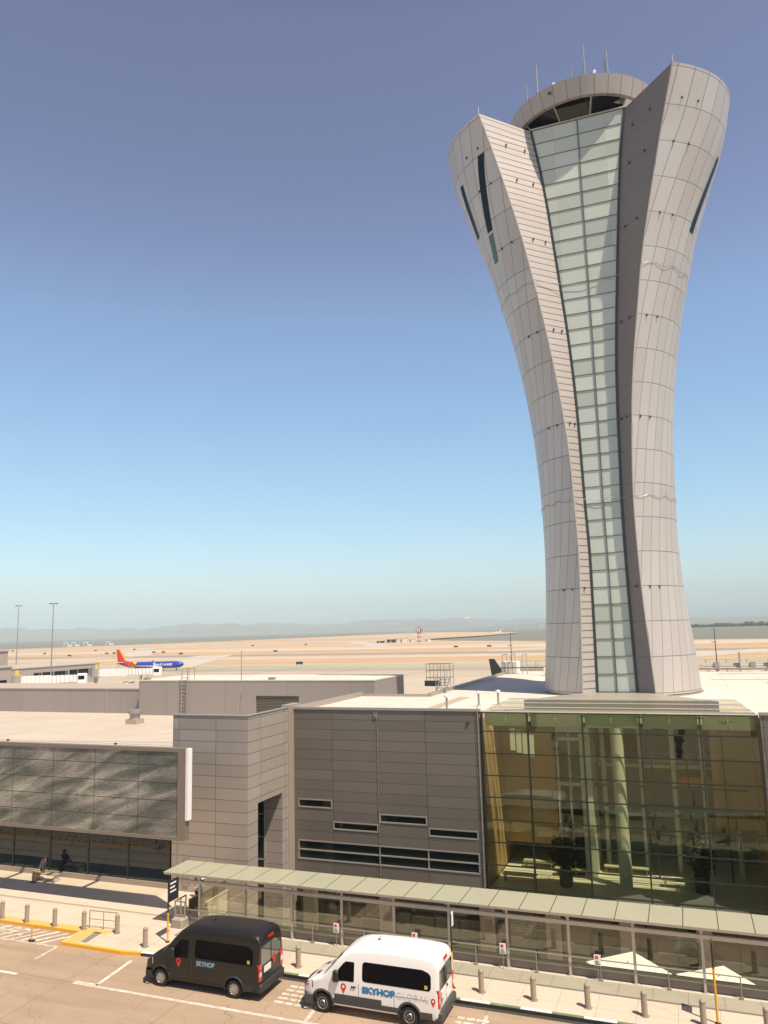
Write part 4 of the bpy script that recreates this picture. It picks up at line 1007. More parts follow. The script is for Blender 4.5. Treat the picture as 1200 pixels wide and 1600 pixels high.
MB().tube((-29.85,34.1,W0+.45),(-28.2,34.2,W0+.45),.02,6).build('mid_rail', M['rust'], t); MB().tube((-29.0,34.15,W0),(-29.0,34.15,W0+.85),.02,6).build('post', M['rust'], t)
t = thing('delineator', 'thin orange flexible marker post on the hatched bay', 'marker post', (-31.75,32.15,0))
MB().lathe([(.035,.03),(.035,.74),(.02,.78),(0,.78)],(-31.75,32.15,0),10).build('post', M['orange'], t, smooth=True, ang=40); MB().bbox(-31.9,-31.55,32.02,32.26,0,.05,.03).build('base', M['black'], t)
signm = simple('sign_black', (.022,.022,.022), .5)
def pole_sign(label, x, y, ztop, zyel, wd, hgt, face, lines):
    t = thing('pole_sign', label, 'sign', (x,y,W0))
    MB().tube((x,y,W0),(x,y,zyel),.045,10).build('pole_base', M['yellow'], t); MB().tube((x,y,zyel),(x,y,ztop),.035,10).build('pole', signm, t)
    MB().lathe([(.11,W0),(.11,W0+.02),(.05,W0+.05)],(x,y,0),12).build('foot', M['black'], t)
    MB().box(x-.015,x+.015,y+.04,y+.04+wd,ztop-hgt,ztop).build('panel', face, t)
    if lines:
        mb = MB()
        for k, (a, b_) in enumerate(((.10,.72),(.10,.6),(.10,.72))):
            mb.box(x+.0152,x+.019,y+.04+wd*a,y+.04+wd*b_,ztop-.2-.19*k,ztop-.12-.19*k)
        mb.build('print', M['white'], t)
    return t
pole_sign('black sign panel with three white lines on a yellow-based pole beside the black van', -24.75, 33.76, 2.95, 1.5, .78, 1.0, signm, True)
pole_sign('white-edged sign on a yellow-based pole just behind the white van', -10.12, 33.3, 3.05, 1.55, .30, .55, M['white'], False)
pole_sign('edge-on black sign on a tall yellow-based pole near the right frame edge', .08, 33.5, 2.95, 2.05, .5, .8, signm, False)
t = thing('bench', 'pale slatted bench against the dark glass hall', 'bench', (-37.95,39.5,W0))
benchm = simple('bench_wood', (.36,.28,.19), .7, 0, .2, 6)
mb = MB()
for k in range(4): mb.box(-38.85,-37.1,39.25+k*.13,39.35+k*.13,W0+.42,W0+.46)
mb.build('seat', benchm, t)
for x in (-38.75,-37.2): MB().add([(x-.03,39.22,W0),(x+.03,39.22,W0),(x+.03,39.3,W0+.42),(x-.03,39.3,W0+.42),(x-.03,39.78,W0),(x+.03,39.78,W0),(x+.03,39.7,W0+.42),(x-.03,39.7,W0+.42)],[(0,1,2,3),(4,7,6,5),(0,3,7,4),(1,5,6,2),(3,2,6,7),(0,4,5,1)]).build('leg', M['beam'], t)
MB().box(-38.72,-37.23,39.46,39.52,W0+.1,W0+.16).build('stretcher', M['beam'], t)

# ------------------------------------------------------------------ potted plants in the atrium
def potted(label, x, y, h, seed, big):
    t = thing('potted_plant', label, 'plant', (x,y,0), group=None); r = random.Random(seed)
    MB().lathe([(.30,0),(.36,.05),(.42,.85),(.40,.9),(.34,.86),(0,.82)],(x,y,0),18).build('pot', simple('pot_grey', (.16,.16,.12), .6) if big else M['steel'], t, smooth=True, ang=50)
    mb = MB(); lf = MB()
    for i in range(64):
        a = r.random()*6.28; tl = .3+.9*r.random()**.7; bz = .85+.25*r.random(); ex = tl*.46
        tip = Vector((x+ex*math.cos(a), y+ex*math.sin(a)*.8, bz+h*(.35+.65*r.random())*(1.15-tl*.55)))
        base = Vector((x,y,bz)); mb.tube(base, tip, .014, 4)
        for j in range(30):
            p = base.lerp(tip, .3+.75*j/16) + Vector((r.gauss(0,.09),r.gauss(0,.09),r.gauss(0,.09)))
            d = Vector((r.gauss(0,1),r.gauss(0,1),r.gauss(.2,.7))).normalized(); sd_ = d.orthogonal().normalized(); L = .16+.12*r.random()
            lf.add([p, p+d*L*.5+sd_*.045, p+d*L, p+d*L*.5-sd_*.045], [(0,1,2,3)])
    mb.build('stem', M['steel'], t); lf.build('foliage', simple('plant_leaf', (.020,.035,.014), .6, 0, .4, 8) if big else bpy.data.materials['plant_leaf'], t, fix=False)
potted('leafy potted plant in a grey tub inside the atrium glass', -7.45, 47.9, 1.6, 2, True)
potted('darker potted plant farther right inside the atrium, in a dark tub', -.1, 48.9, 1.4, 9, False)

# ------------------------------------------------------------------ lettering
def text_mesh(body, size, embolden=0, extr=.002, spacing=1.0):
    cu = bpy.data.curves.new('lettering','FONT'); cu.body = body; cu.size = size; cu.extrude = extr; cu.offset = embolden; cu.space_character = spacing
    cu.align_x = 'CENTER'; cu.align_y = 'CENTER'
    o = bpy.data.objects.new('lettering', cu); C.objects.link(o)
    dg = bpy.context.evaluated_depsgraph_get(); me = bpy.data.meshes.new_from_object(o.evaluated_get(dg))
    bpy.data.objects.remove(o); bpy.data.curves.remove(cu)
    return me
def fit_text(me, width, height):
    xs = [v.co.x for v in me.vertices]; ys = [v.co.y for v in me.vertices]; cx, cy = (max(xs)+min(xs))/2, (max(ys)+min(ys))/2
    kx, ky = width/(max(xs)-min(xs)), height/(max(ys)-min(ys))
    for v in me.vertices: v.co.x = (v.co.x-cx)*kx; v.co.y = (v.co.y-cy)*ky
    return me
def place_mesh(me, name, mat, parent, fn):
    """map the flat mesh (x right, y up, z out) through fn and parent it"""
    for v in me.vertices: v.co = fn(v.co)
    me.materials.clear(); me.materials.append(mat); me.name = name
    o = bpy.data.objects.new(name, me); C.objects.link(o); o.parent = parent; return o

# ------------------------------------------------------------------ passenger vans
TOP = [(-1.22,2.20),(-1.18,2.36),(-1.08,2.48),(-.9,2.54),(-.4,2.58),(.6,2.60),(1.6,2.58),(2.2,2.53),(2.55,2.45),(2.85,2.30),(3.1,2.08),(3.35,1.82),(3.6,1.56),(3.75,1.42),(3.95,1.33),(4.2,1.23),(4.42,1.12),(4.58,1.00),(4.68,.86),(4.75,.70),(4.77,.55)]
def lerp_t(T, x):
    if x <= T[0][0]: return T[0][1]
    for (a, u), (b_, v) in zip(T, T[1:]):
        if x <= b_: return u + (v-u)*(x-a)/(b_-a)
    return T[-1][1]
WX = [(-1.22,.975),(-1.1,.995),(-.8,1.0),(3.4,1.0),(3.9,.985),(4.3,.94),(4.55,.86),(4.7,.74),(4.77,.62)]
def vtop(x): return lerp_t(TOP, x)
def hw(x, z):
    w = 1.02*lerp_t(WX, x)
    if z < .5: g = .97 + .03*(z-.33)/.17
    elif z < 1.25: g = 1.0
    else: g = 1.0 - .135*((z-1.25)/1.1)**1.35
    return w*g
def ring(x):
    T = vtop(x); r = min(.19, .14*(T-.33)); hs = T-r; pts = []
    zl = [.33,.36,.44] + [.5+(hs-.5)*k/9 for k in range(10)]
    for z in zl: pts.append((hw(x,z) if z > .34 else hw(x,.36)*.9, z))
    w = hw(x,hs)
    for k in range(1,6):
        a = math.pi/2*k/6; pts.append((w*math.cos(a)**.62 if k < 6 else 0, hs + r*math.sin(a)**.9))
    pts.append((0,T)); return pts
def top_z(x, y):                      # height of the roof / screen / bonnet surface at (x, y)
    pr = ring(x); y = abs(y)
    for (a, u), (b_, v) in zip(pr[12:], pr[13:]):
        if b_ <= y <= a: return u + (v-u)*((a-y)/(a-b_) if a > b_ else 0)
    return pr[12][1]
def side_patch(mb, cols, s, off, nz=8):
    """strip on the van flank: cols = [(x, zlow, zhigh), ...]"""
    for (xa,la,ha),(xb,lb,hb) in zip(cols, cols[1:]):
        for k in range(nz):
            f0, f1 = k/nz, (k+1)/nz
            P = lambda x,l,h,f: (x, s*(hw(x, l+(h-l)*f)+off), l+(h-l)*f)
            mb.quad(P(xa,la,ha,f0), P(xb,lb,hb,f0), P(xb,lb,hb,f1), P(xa,la,ha,f1))
def cols(x0, x1, l, h, r=.1, n=10, l2=None, h2=None):
    c = []
    for i in range(n+1):
        f = i/n; x = x0+(x1-x0)*f; d = 0; e = min(x-x0, x1-x)
        if e < r: d = r - math.sqrt(max(0, r*r-(r-e)**2))
        lo = l + ((l2 if l2 is not None else l)-l)*f; hi = h + ((h2 if h2 is not None else h)-h)*f
        c.append((x, lo+d*.9, hi-d*.9))
    return c
def rounded(x0, x1, r):                              # x samples denser in the corners
    return sorted({x0,x0+r*.1,x0+r*.3,x0+r*.6,x0+r,x1-r,x1-r*.6,x1-r*.3,x1-r*.1,x1,*[x0+(x1-x0)*k/8 for k in range(1,8)]})
def cols2(x0, x1, lo, hi, r=.1):
    c = []
    for x in rounded(x0,x1,r):
        e = min(x-x0, x1-x); d = r - math.sqrt(max(0, r*r-(r-e)**2)) if e < r else 0
        l = lo(x) if callable(lo) else lo; h = hi(x) if callable(hi) else hi
        c.append((x, l+d, h-d))
    return c
carglass = glass('van_glass', (.6,.65,.7), 1.36, dark=(.004,.004,.005), boost=.5)
chrome = simple('wheel_silver', (.55,.53,.50), .3, .8); tyrem = simple('tyre_rubber', (.018,.017,.016), .85)
redl = simple('tail_lamp_red', (.55,.015,.01), .2, 0, .05, coat=.6); clearl = simple('lamp_clear', (.7,.68,.64), .15, 0, .05, coat=.8)
def make_van(label, loc, bodym, trimm, black):
    t = thing('passenger_van', label, 'van', loc, math.pi); t.scale = (.978,1,1)
    xs = sorted({a for a,_ in TOP} | {a for a,_ in WX} | {-1.0,.2,1.1,2.0,2.7,3.0,3.2,3.5,3.85,4.1,4.3,4.5,4.63})
    mb = MB(); rows = []
    for x in xs:
        pr = ring(x); full = [(-y,z) for y,z in pr] + [(y,z) for y,z in pr[-2::-1]]
        rows.append(len(full)); mb.v += [(x,y,z) for y,z in full]
    nr = rows[0]
    for i in range(len(xs)-1):
        for j in range(nr-1): mb.f.append((i*nr+j,(i+1)*nr+j,(i+1)*nr+j+1,i*nr+j+1))
        mb.f.append((i*nr+nr-1,(i+1)*nr+nr-1,(i+1)*nr,i*nr))
    mb.f.append(tuple(range(nr))); mb.f.append(tuple((len(xs)-1)*nr+j for j in range(nr-1,-1,-1)))
    body = mb.build('body', bodym, t, local=True)
    # cut the wheel arches
    cut = MB()
    for x in (0,3.75): cut.lathe([(0,-1.3),(.44,-1.3),(.44,1.3),(0,1.3)],(x,0,.38),28,'Y')
    co = cut.build('cutter', bodym, None)
    co.location = loc; co.rotation_euler = (0,0,math.pi); co.scale = (.978,1,1)
    md = body.modifiers.new('arches','BOOLEAN'); md.object = co; md.operation = 'DIFFERENCE'; md.solver = 'EXACT'
    bpy.context.view_layer.update()
    me = bpy.data.meshes.new_from_object(body.evaluated_get(bpy.context.evaluated_depsgraph_get()))
    body.modifiers.clear(); body.data = me; bpy.data.objects.remove(co)
    for p in me.polygons: p.use_smooth = True
    me.set_sharp_from_angle(angle=R_(38))
    MB().box(-.5,4.3,-.72,.72,.40,.85).build('underbody', M['black'], t, local=True)
    for s, nm in ((1,'window'),(-1,'window')):
        mb = MB(); side_patch(mb, cols2(-.92,1.98,1.36,lambda x: 2.06 if x > -.6 else 2.06-.12*(-.6-x)/.32,.13), s, .008); mb.build('side_window', carglass, t, local=True, smooth=True)
        mb = MB(); side_patch(mb, cols2(2.33,3.30,lambda x: 1.30 if x < 2.75 else 1.30-.06*(x-2.75)/.55,lambda x: min(2.0, 2.02-.0*(x)) if x < 2.72 else 2.0-.66*((x-2.72)/.58)**1.15,.05), s, .008); mb.build('door_window', carglass, t, local=True, smooth=True)
        mb = MB(); side_patch(mb, [(x, .43, .62) for x in (.47,.8,1.4,2.0,2.6,3.0,3.28)] if not black else [(x,.36,.44) for x in (.47,1.4,2.4,3.28)], s, .014, 4)
        if not black: side_patch(mb, cols2(1.15,3.20,.60,.80,.02), s, .02, 3)
        mb.build('side_trim', trimm, t, local=True)
        for x in (0,3.75):                                 # arch lips
            K = 20; mb = MB()
            for k in range(K):
                a0, a1 = math.pi*(-.06+1.12*k/K), math.pi*(-.06+1.12*(k+1)/K)
                for r0, r1, o0, o1 in ((.435,.50,.02,.02),(.50,.52,.02,.0),(.435,.435,.02,-.12)):
                    P = lambda a,r,o: (x+r*math.cos(a), s*(hw(x+r*math.cos(a), max(.34,.38+r*math.sin(a)))+o), .38+r*math.sin(a))
                    mb.quad(P(a0,r0,o0),P(a1,r0,o0),P(a1,r1,o1),P(a0,r1,o1))
            mb.build('arch_trim', trimm, t, local=True)
        # mirror, handles
        mb = MB().bbox(2.98,3.22,s*1.10-.1,s*1.10+.1,1.28,1.68,.05).cbox(3.12,s*1.0,1.34,.08,.16,.06); mb.build('mirror', M['black'], t, local=True, smooth=True, ang=30)
        for x in (2.36,) if s > 0 else (2.36,1.92): MB().cbox(x,s*(hw(x,1.12)+.015),1.12,.2,.03,.05).build('door_handle', M['black'], t, local=True)
        mb = MB()
        for x in (2.14,.62) if s > 0 else (2.14,): mb.box(x-.008,x+.008,s*(hw(x,1.0)+.001)-.002,s*(hw(x,1.0)+.001)+.002,.45,1.25)
        mb.box(-.8,2.0,s*(hw(1,1.22)+.002)-.003,s*(hw(1,1.22)+.002)+.003,1.015,1.03); mb.build('panel_gap', M['steel'], t, local=True)
        mb = MB(); mb.add([(4.18,s*(hw(4.18,1.02)+.012),.88),(4.60,s*(hw(4.60,.9)+.012),.80),(4.66,s*(hw(4.66,.9)+.014),.92),(4.50,s*(hw(4.5,1.0)+.006),1.03),(4.2,s*(hw(4.2,1.1)+.006),1.14)],[(0,1,2,3,4)])
        mb.build('headlight', clearl if black else M['black'], t, local=True)
        if not black: MB().cbox(4.46,s*(hw(4.46,.93)+.008),.94,.12,.02,.07).build('headlight_lens', redl, t, local=True)
        mb = MB().box(-1.245,-1.05,s*.80 if s > 0 else s*1.0,s*1.0 if s > 0 else s*.80,.78,1.42); mb.build('tail_light', redl, t, local=True)
        MB().box(-1.252,-1.245,s*.9-.08,s*.9+.08,.95,1.12).build('reverse_lamp', clearl, t, local=True)
    for x in (0,3.75):
        for s in (1,-1):
            wl = MB().lathe([(.235,-.11),(.33,-.11),(.36,-.07),(.36,.07),(.33,.11),(.235,.11)],(x,s*.90,.36),28,'Y').build('wheel', tyrem, t, local=True, smooth=True, ang=40)
            o_ = s*.90+s*.085
            mb = MB()
            if black:
                mb.lathe([(.245,.0),(.22,.02*s),(.20,-.02*s),(.0,-.02*s)],(x,o_,.36),24,'Y')
                for k in range(10):
                    a = 2*math.pi*k/10; mb.rbox((x+.13*math.cos(a),o_+.012*s,.36+.13*math.sin(a)),(.17,.03,.05),ry=-a)
                mb.lathe([(.06,.0),(.05,.035*s),(0,.04*s)],(x,o_,.36),14,'Y'); mb.build('rim', chrome, wl, local=True)
            else:
                mb.lathe([(.245,0),(.235,.03*s),(.205,.0),(.13,-.03*s),(.11,.01*s),(.08,.03*s),(0,.03*s)],(x,o_,.36),24,'Y'); mb.build('rim', simple('steel_rim', (.10,.095,.09), .45, .5), wl, local=True, smooth=True, ang=50)
                MB().lathe([(.222,.022*s),(.206,.026*s),(.20,.012*s)],(x,o_+.004*s,.36),24,'Y').lathe([(.125,.0),(.105,.03*s),(.095,.03*s)],(x,o_+.002*s,.36),24,'Y').build('rim_ring', chrome, wl, local=True)
    # screen
    mb = MB(); NX, NY = 8, 12
    P = lambda i,j: (lambda x,y: (x, y, top_z(x,y)+.012))(2.93+.80*i/NX, (-1+2*j/NY)*(.86-.04*(1-i/NX))*1.0)
    for i in range(NX):
        for j in range(NY): mb.quad(P(i,j),P(i+1,j),P(i+1,j+1),P(i,j+1))
    mb.build('windscreen', carglass, t, local=True, smooth=True)
    for y in (-.35,.35): MB().tube((3.78,y-.3,1.44),(3.35,y+.2,1.855),.012,4).build('wiper', M['black'], t, local=True)
    for y in (-.45,.45): MB().add([(4.05,y-.16,top_z(4.05,y)+.008),(4.25,y-.13,top_z(4.25,y)+.008),(4.25,y+.13,top_z(4.25,y)+.008),(4.05,y+.16,top_z(4.05,y)+.008)],[(0,1,2,3)]).build('bonnet_vent', M['black'], t, local=True)
    # nose: grille, bumper
    mb = MB(); 
    for k in range(10):
        y0, y1 = -.8+1.6*k/10, -.8+1.6*(k+1)/10
        fx = lambda y: 4.80-.16*(abs(y)/.8)**2.2
        mb.quad((fx(y0),y0,.66),(fx(y1),y1,.66),(fx(y1)-.05,y1,.92),(fx(y0)-.05,y0,.92))
    mb.build('grille', M['black'], t, local=True)
    mb = MB(); K = 16
    def nose(y): return 4.83-.30*(abs(y)/1.03)**2.6
    for k in range(K):
        y0, y1 = -1.03+2.06*k/K, -1.03+2.06*(k+1)/K
        for (za,da),(zb,db) in (((.28,-.06),(.34,0)),((.34,0),(.60,0)),((.60,0),(.64,-.06))): mb.quad((nose(y0)+da,y0,za),(nose(y1)+da,y1,za),(nose(y1)+db,y1,zb),(nose(y0)+db,y0,zb))
    for s in (1,-1): mb.quad((nose(1.03),s*1.03,.30),(4.16,s*1.03,.36),(4.20,s*1.03,.62),(nose(1.03),s*1.03,.62))
    mb.build('front_bumper', trimm, t, local=True, smooth=True, ang=40)
    MB().bbox(-1.34,-1.0,-1.0,1.0,.36,.66,.05).box(-.95,-.46,1.0,1.032,.36,.60).box(-.95,-.46,-1.032,-1.0,.36,.60).build('rear_bumper', trimm, t, local=True)
    # tail
    for s in (1,-1):
        mb = MB().add([(-1.232,s*.04,1.33),(-1.232,s*.80,1.33),(-1.232,s*.84,1.42),(-1.224,s*.80,2.02),(-1.224,s*.04,2.04)],[(0,1,2,3,4)]); mb.build('rear_window', carglass, t, local=True)
    MB().box(-1.234,-1.222,-.006,.006,.7,2.15).box(-1.234,-1.222,-.80,.80,.70,.715).build('door_gap', M['steel'], t, local=True)
    MB().rbox((-1.20,0,2.26),(.08,.42,.09),ry=.2).build('brake_lamp', redl, t, local=True)
    MB().box(-1.262,-1.232,.06,.62,1.0,1.24).build('license_plate', clearl, t, local=True)
    MB().box(-1.26,-1.232,-.14,-.06,1.18,1.26).build('tail_handle', M['black'], t, local=True)
    MB().tube((1.6,0,2.58),(1.55,0,2.72),.012,5).cbox(1.6,0,2.6,.1,.06,.03).build('roof_aerial', M['black'], t, local=True)
    MB().box(-.78,-.66,hw(-.7,1.45)+.009,hw(-.7,1.45)+.012,1.42,1.55).build('window_sticker', simple('sticker_yellow', (.6,.5,.08), .5) if black else bpy.data.materials['sticker_yellow'], t, local=True)
    # red map-pin emblems and lettering
    def pin(x, z, h, name='pin_emblem'):
        mb = MB(); K = 22; out_ = []
        for k in range(K+1):
            a = math.pi*(-.17+1.34*k/K); out_.append((h*.30*math.cos(a), h*.68+h*.30*math.sin(a)))
        out_.append((0,0)); inn = [(h*.14*math.cos(2*math.pi*k/12), h*.68+h*.14*math.sin(2*math.pi*k/12)) for k in range(12)]
        P = lambda p,o: (x-p[0], hw(x,z+p[1])+o, z+p[1])
        mb.poly([P(p,.009) for p in out_]); e = mb.build(name, M['red'], t, local=True)
        MB().poly([P(p,.012) for p in inn]).build('pin_hole', M['white'] if not black else bodym, e, local=True)
    pin(2.80,.82 if not black else .88,.40); 
    if not black: pin(-1.0,.82,.32)
    me = fit_text(text_mesh('SKYHOP', .40, .024 if not black else .014), 1.42 if not black else .92, .26 if not black else .20)
    xc = 1.28 if not black else 1.42
    lm = simple('letter_blue', (.03,.20,.42), .5) if not black else simple('letter_pale_blue', (.22,.40,.52), .5)
    zt = 1.07 if not black else 1.16
    place_mesh(me, 'lettering', lm, t, lambda c: Vector((xc-c.x, hw(xc-c.x, zt+c.y)+.006+c.z, zt+c.y)))
    if not black:
        me = fit_text(text_mesh('GLOBAL', .36, -.006, spacing=1.15), 1.32, .23)
        place_mesh(me, 'lettering', simple('letter_grey', (.52,.49,.44), .5), t, lambda c: Vector((-.14-c.x, hw(-.14-c.x, 1.06+c.y)+.005+c.z, 1.06+c.y)))
    # rear pin
    mb = MB(); h = .46; K = 22
    o2 = [(h*.30*math.cos(math.pi*(-.17+1.34*k/K)), h*.68+h*.30*math.sin(math.pi*(-.17+1.34*k/K))) for k in range(K+1)]+[(0,0)]
    e = mb.poly([(-1.236, (.62 if not black else -.25)-p[0], .78+(.25 if black else 0)+p[1]) for p in o2]).build('pin_emblem', M['red'], t, local=True)
    MB().poly([(-1.24, (.62 if not black else -.25)-h*.14*math.cos(2*math.pi*k/12), .78+(.25 if black else 0)+h*.68+h*.14*math.sin(2*math.pi*k/12)) for k in range(12)]).build('pin_hole', M['white'] if not black else bodym, e, local=True)
    return t
vb = simple('van_black', (.0135,.0118,.0102), .38, 0, .06, 2, coat=.15); vw = simple('van_white', (.82,.80,.77), .3, 0, .02, 2, coat=.4)
make_van('black passenger van with pale blue lettering, parked ahead of the white van', (-18.62,30.95,0), vb, simple('van_trim_black', (.030,.028,.026), .55), True)
make_van('white passenger van with blue lettering and red pin emblems, parked behind the black van', (-10.90,31.02,0), vw, simple('van_trim_grey', (.060,.058,.055), .6), False)

# ------------------------------------------------------------------ people
skin = simple('skin', (.42,.24,.16), .6, 0, .05)
def skinned(name, mat, joints, edges, parent, sub=1, root=0):
    me = bpy.data.meshes.new(name); me.from_pydata([j[0] for j in joints], edges, [])
    o = bpy.data.objects.new(name, me); C.objects.link(o)
    md = o.modifiers.new('skin','SKIN'); md.use_smooth_shade = True
    for i, j in enumerate(joints):
        r = j[1]; sv = me.skin_vertices[0].data[i]; sv.radius = (r, r) if isinstance(r,(int,float)) else r; sv.use_root = (i == root)
    o.modifiers.new('sub','SUBSURF').levels = sub; o.modifiers['sub'].render_levels = sub
    bpy.context.view_layer.update()
    m2 = bpy.data.meshes.new_from_object(o.evaluated_get(bpy.context.evaluated_depsgraph_get()))
    o.modifiers.clear(); o.data = m2; m2.materials.clear(); m2.materials.append(mat); o.parent = parent
    for p in m2.polygons: p.use_smooth = True
    return o
def person_figure(t, J, mats):
    """J: joint positions in the person's own space; one skinned body, clothing and hair as its children"""
    names = list(J); idx = {k:i for i,k in enumerate(names)}
    rad = dict(pelvis=(.15,.11), chest=(.16,.115), neck=.055, head0=.075, head1=.098, head2=.07, shL=.07, shR=.07, elL=.045, elR=.045, wrL=.032, wrR=.032, palmL=.038, palmR=.038, hipL=.085, hipR=.085, knL=.062, knR=.062, anL=.042, anR=.042, toL=.035, toR=.035)
    E_ = [('pelvis','chest'),('chest','neck'),('neck','head0'),('head0','head1'),('head1','head2')]
    for s in 'LR': E_ += [('chest','sh'+s),('sh'+s,'el'+s),('el'+s,'wr'+s),('wr'+s,'palm'+s),('pelvis','hip'+s),('hip'+s,'kn'+s),('kn'+s,'an'+s),('an'+s,'to'+s)]
    body = skinned('body', mats['skin'], [(J[k], rad[k]) for k in names], [(idx[a],idx[b_]) for a,b_ in E_], t)
    def cloth(nm, mat, keys, edges, grow, parent=t):
        ii = {k:i for i,k in enumerate(keys)}
        rr = []
        for k in keys:
            r = rad[k]; rr.append((J[k], (r[0]+grow, r[1]+grow) if isinstance(r,tuple) else r+grow))
        return skinned(nm, mat, rr, [(ii[a],ii[b_]) for a,b_ in edges], parent)
    cloth('jacket', mats['top'], ['pelvis','chest','neck','shL','elL','wrL','shR','elR','wrR'], [('pelvis','chest'),('chest','neck'),('chest','shL'),('shL','elL'),('elL','wrL'),('chest','shR'),('shR','elR'),('elR','wrR')], .018)
    cloth('trousers', mats['legs'], ['pelvis','hipL','knL','anL','hipR','knR','anR'], [('pelvis','hipL'),('hipL','knL'),('knL','anL'),('pelvis','hipR'),('hipR','knR'),('knR','anR')], .022)
    for s in 'LR':
        a, b_ = Vector(J['an'+s]), Vector(J['to'+s]); d = (b_-a); d.z = 0; d = d.normalized()
        skinned('shoe', mats['shoe'], [(a-d*.05+Vector((0,0,-.03)), .05),(a+d*.06+Vector((0,0,-.04)), .055),(b_+d*.05, .04)], [(0,1),(1,2)], t)
        # five fingers
        w_, p = Vector(J['wr'+s]), Vector(J['palm'+s]); f = (p-w_).normalized(); sd_ = f.orthogonal().normalized(); nn = f.cross(sd_)
        for k, L in enumerate((.055,.07,.075,.068,.055)):
            o0 = p + sd_*(-.032+.016*k) - (f*.03 + sd_*.02 if k == 0 else Vector((0,0,0)))
            tip = o0 + f*L + nn*.02 - (sd_*.035 if k == 0 else Vector((0,0,0)))
            skinned('finger', mats['skin'], [(o0-f*.02,.0095),((o0+tip)/2+nn*-.006,.009),(tip,.007)], [(0,1),(1,2)], t, 0)
    h = Vector(J['head1']); fwd = (Vector(J['to'+'L'])+Vector(J['to'+'R'])-Vector(J['anL'])-Vector(J['anR'])); fwd.z = 0; fwd = Vector(mats.get('face', fwd)).normalized(); sd_ = Vector((0,0,1)).cross(fwd)
    mb = MB()
    for s in (1,-1): mb.lathe([(0,-.012),(.012,0),(0,.012)], tuple(h+fwd*.088+sd_*.034*s+Vector((0,0,.012))), 8)
    mb.build('eye', M['black'], t, local=True)
    skinned('nose', mats['skin'], [(h+fwd*.09+Vector((0,0,.01)),.012),(h+fwd*.108+Vector((0,0,-.025)),.015)], [(0,1)], t, 0)
    mb = MB(); c = h+fwd*.088+Vector((0,0,-.055)); mb.rbox(c, (.012,.045,.012), rz=math.atan2(fwd.y,fwd.x)); mb.build('mouth', simple('lips', (.30,.10,.08), .5), t, local=True)
    for s in (1,-1): MB().lathe([(0,-.03),(.02,0),(0,.03)], tuple(h+sd_*.095*s), 8).build('ear', mats['skin'], t, local=True)
    mb = MB()
    hb = h - fwd*.012 + Vector((0,0,.02)); K = 14
    prof = [(.112,.0),(.110,.045),(.085,.085),(.045,.105),(0,.112)]
    mb.lathe(prof, tuple(hb+Vector((0,0,-.005))), K); mb.build('hair', mats['hair'], t, local=True, smooth=True)
    mb = MB().lathe([(.112,0),(.108,-.05),(.08,-.1)], tuple(hb-fwd*.012), K, a0=math.atan2(-fwd.y,-fwd.x)-1.5, a1=math.atan2(-fwd.y,-fwd.x)+1.5); mb.build('hair', mats['hair'], t, local=True, smooth=True)
    return body
# seated on the bench, leaning back towards the glass, knees in the sun
t = thing('person', 'person in a dark jacket and tan trousers seated at the left end of the bench', 'person', (-38.45,39.45,W0))
J = dict(pelvis=(0,.02,.56), chest=(.08,.20,.98), neck=(.10,.24,1.12), head0=(.11,.23,1.18), head1=(.11,.22,1.27), head2=(.11,.22,1.33),
  shL=(.24,.18,1.04), elL=(.30,.02,.80), wrL=(.14,-.20,.70), palmL=(.09,-.26,.68), shR=(-.10,.19,1.04), elR=(-.20,.05,.80), wrR=(-.10,-.19,.70), palmR=(-.05,-.26,.68),
  hipL=(.09,.0,.55), knL=(.06,-.42,.60), anL=(.04,-.46,.10), toL=(.04,-.58,.04), hipR=(-.09,0,.55), knR=(-.16,-.40,.60), anR=(-.22,-.40,.10), toR=(-.24,-.52,.04))
person_figure(t, J, dict(skin=skin, top=simple('jacket_dark', (.016,.016,.022), .8), legs=simple('trousers_tan', (.50,.33,.16), .8), shoe=simple('shoe_blue', (.02,.04,.08), .6), hair=simple('hair_dark', (.015,.012,.01), .6), face=(0,-1,.0)))
MB().rbox((.17,.02,1.0),(.035,.012,.5),rx=-.38).rbox((0,.02,1.0),(.035,.012,.5),rx=-.38).build('bag_strap', M['galv'], t, local=True)
# standing on the walkway behind the balustrade
t = thing('person', 'person in a white hat and pale blue top on the walkway behind the glass balustrade', 'person', (-25.98,38.2,W0))
t.scale = (.93,.93,.93)
J = dict(pelvis=(0,0,.92), chest=(.10,.04,1.32), neck=(.15,.05,1.47), head0=(.16,.05,1.53), head1=(.17,.05,1.62), head2=(.17,.05,1.69),
  shL=(.10,-.13,1.38), elL=(-.06,-.20,1.14), wrL=(-.26,-.14,1.16), palmL=(-.34,-.12,1.18), shR=(.14,.22,1.38), elR=(-.0,.28,1.12), wrR=(-.22,.18,1.15), palmR=(-.30,.15,1.17),
  hipL=(-.01,-.09,.9), knL=(-.10,-.10,.48), anL=(-.02,-.10,.09), toL=(-.15,-.10,.04), hipR=(.01,.1,.9), knR=(-.02,.10,.47), anR=(.14,.10,.10), toR=(.02,.10,.04))
person_figure(t, J, dict(skin=skin, top=simple('top_pale_blue', (.48,.55,.62), .8), legs=simple('trousers_dark', (.035,.033,.035), .8), shoe=M['black'], hair=bpy.data.materials['hair_dark'], face=(-1,0,0)))
MB().lathe([(.22,1.675),(.215,1.69),(.12,1.70),(.115,1.78),(.08,1.81),(0,1.82)],(.17,.05,0),18).build('hat', M['white'], t, local=True, smooth=True, ang=40)
MB().bbox(-.40,-.34,-.06,.10,1.10,1.22,.02).build('red_pouch', M['red'], t, local=True)

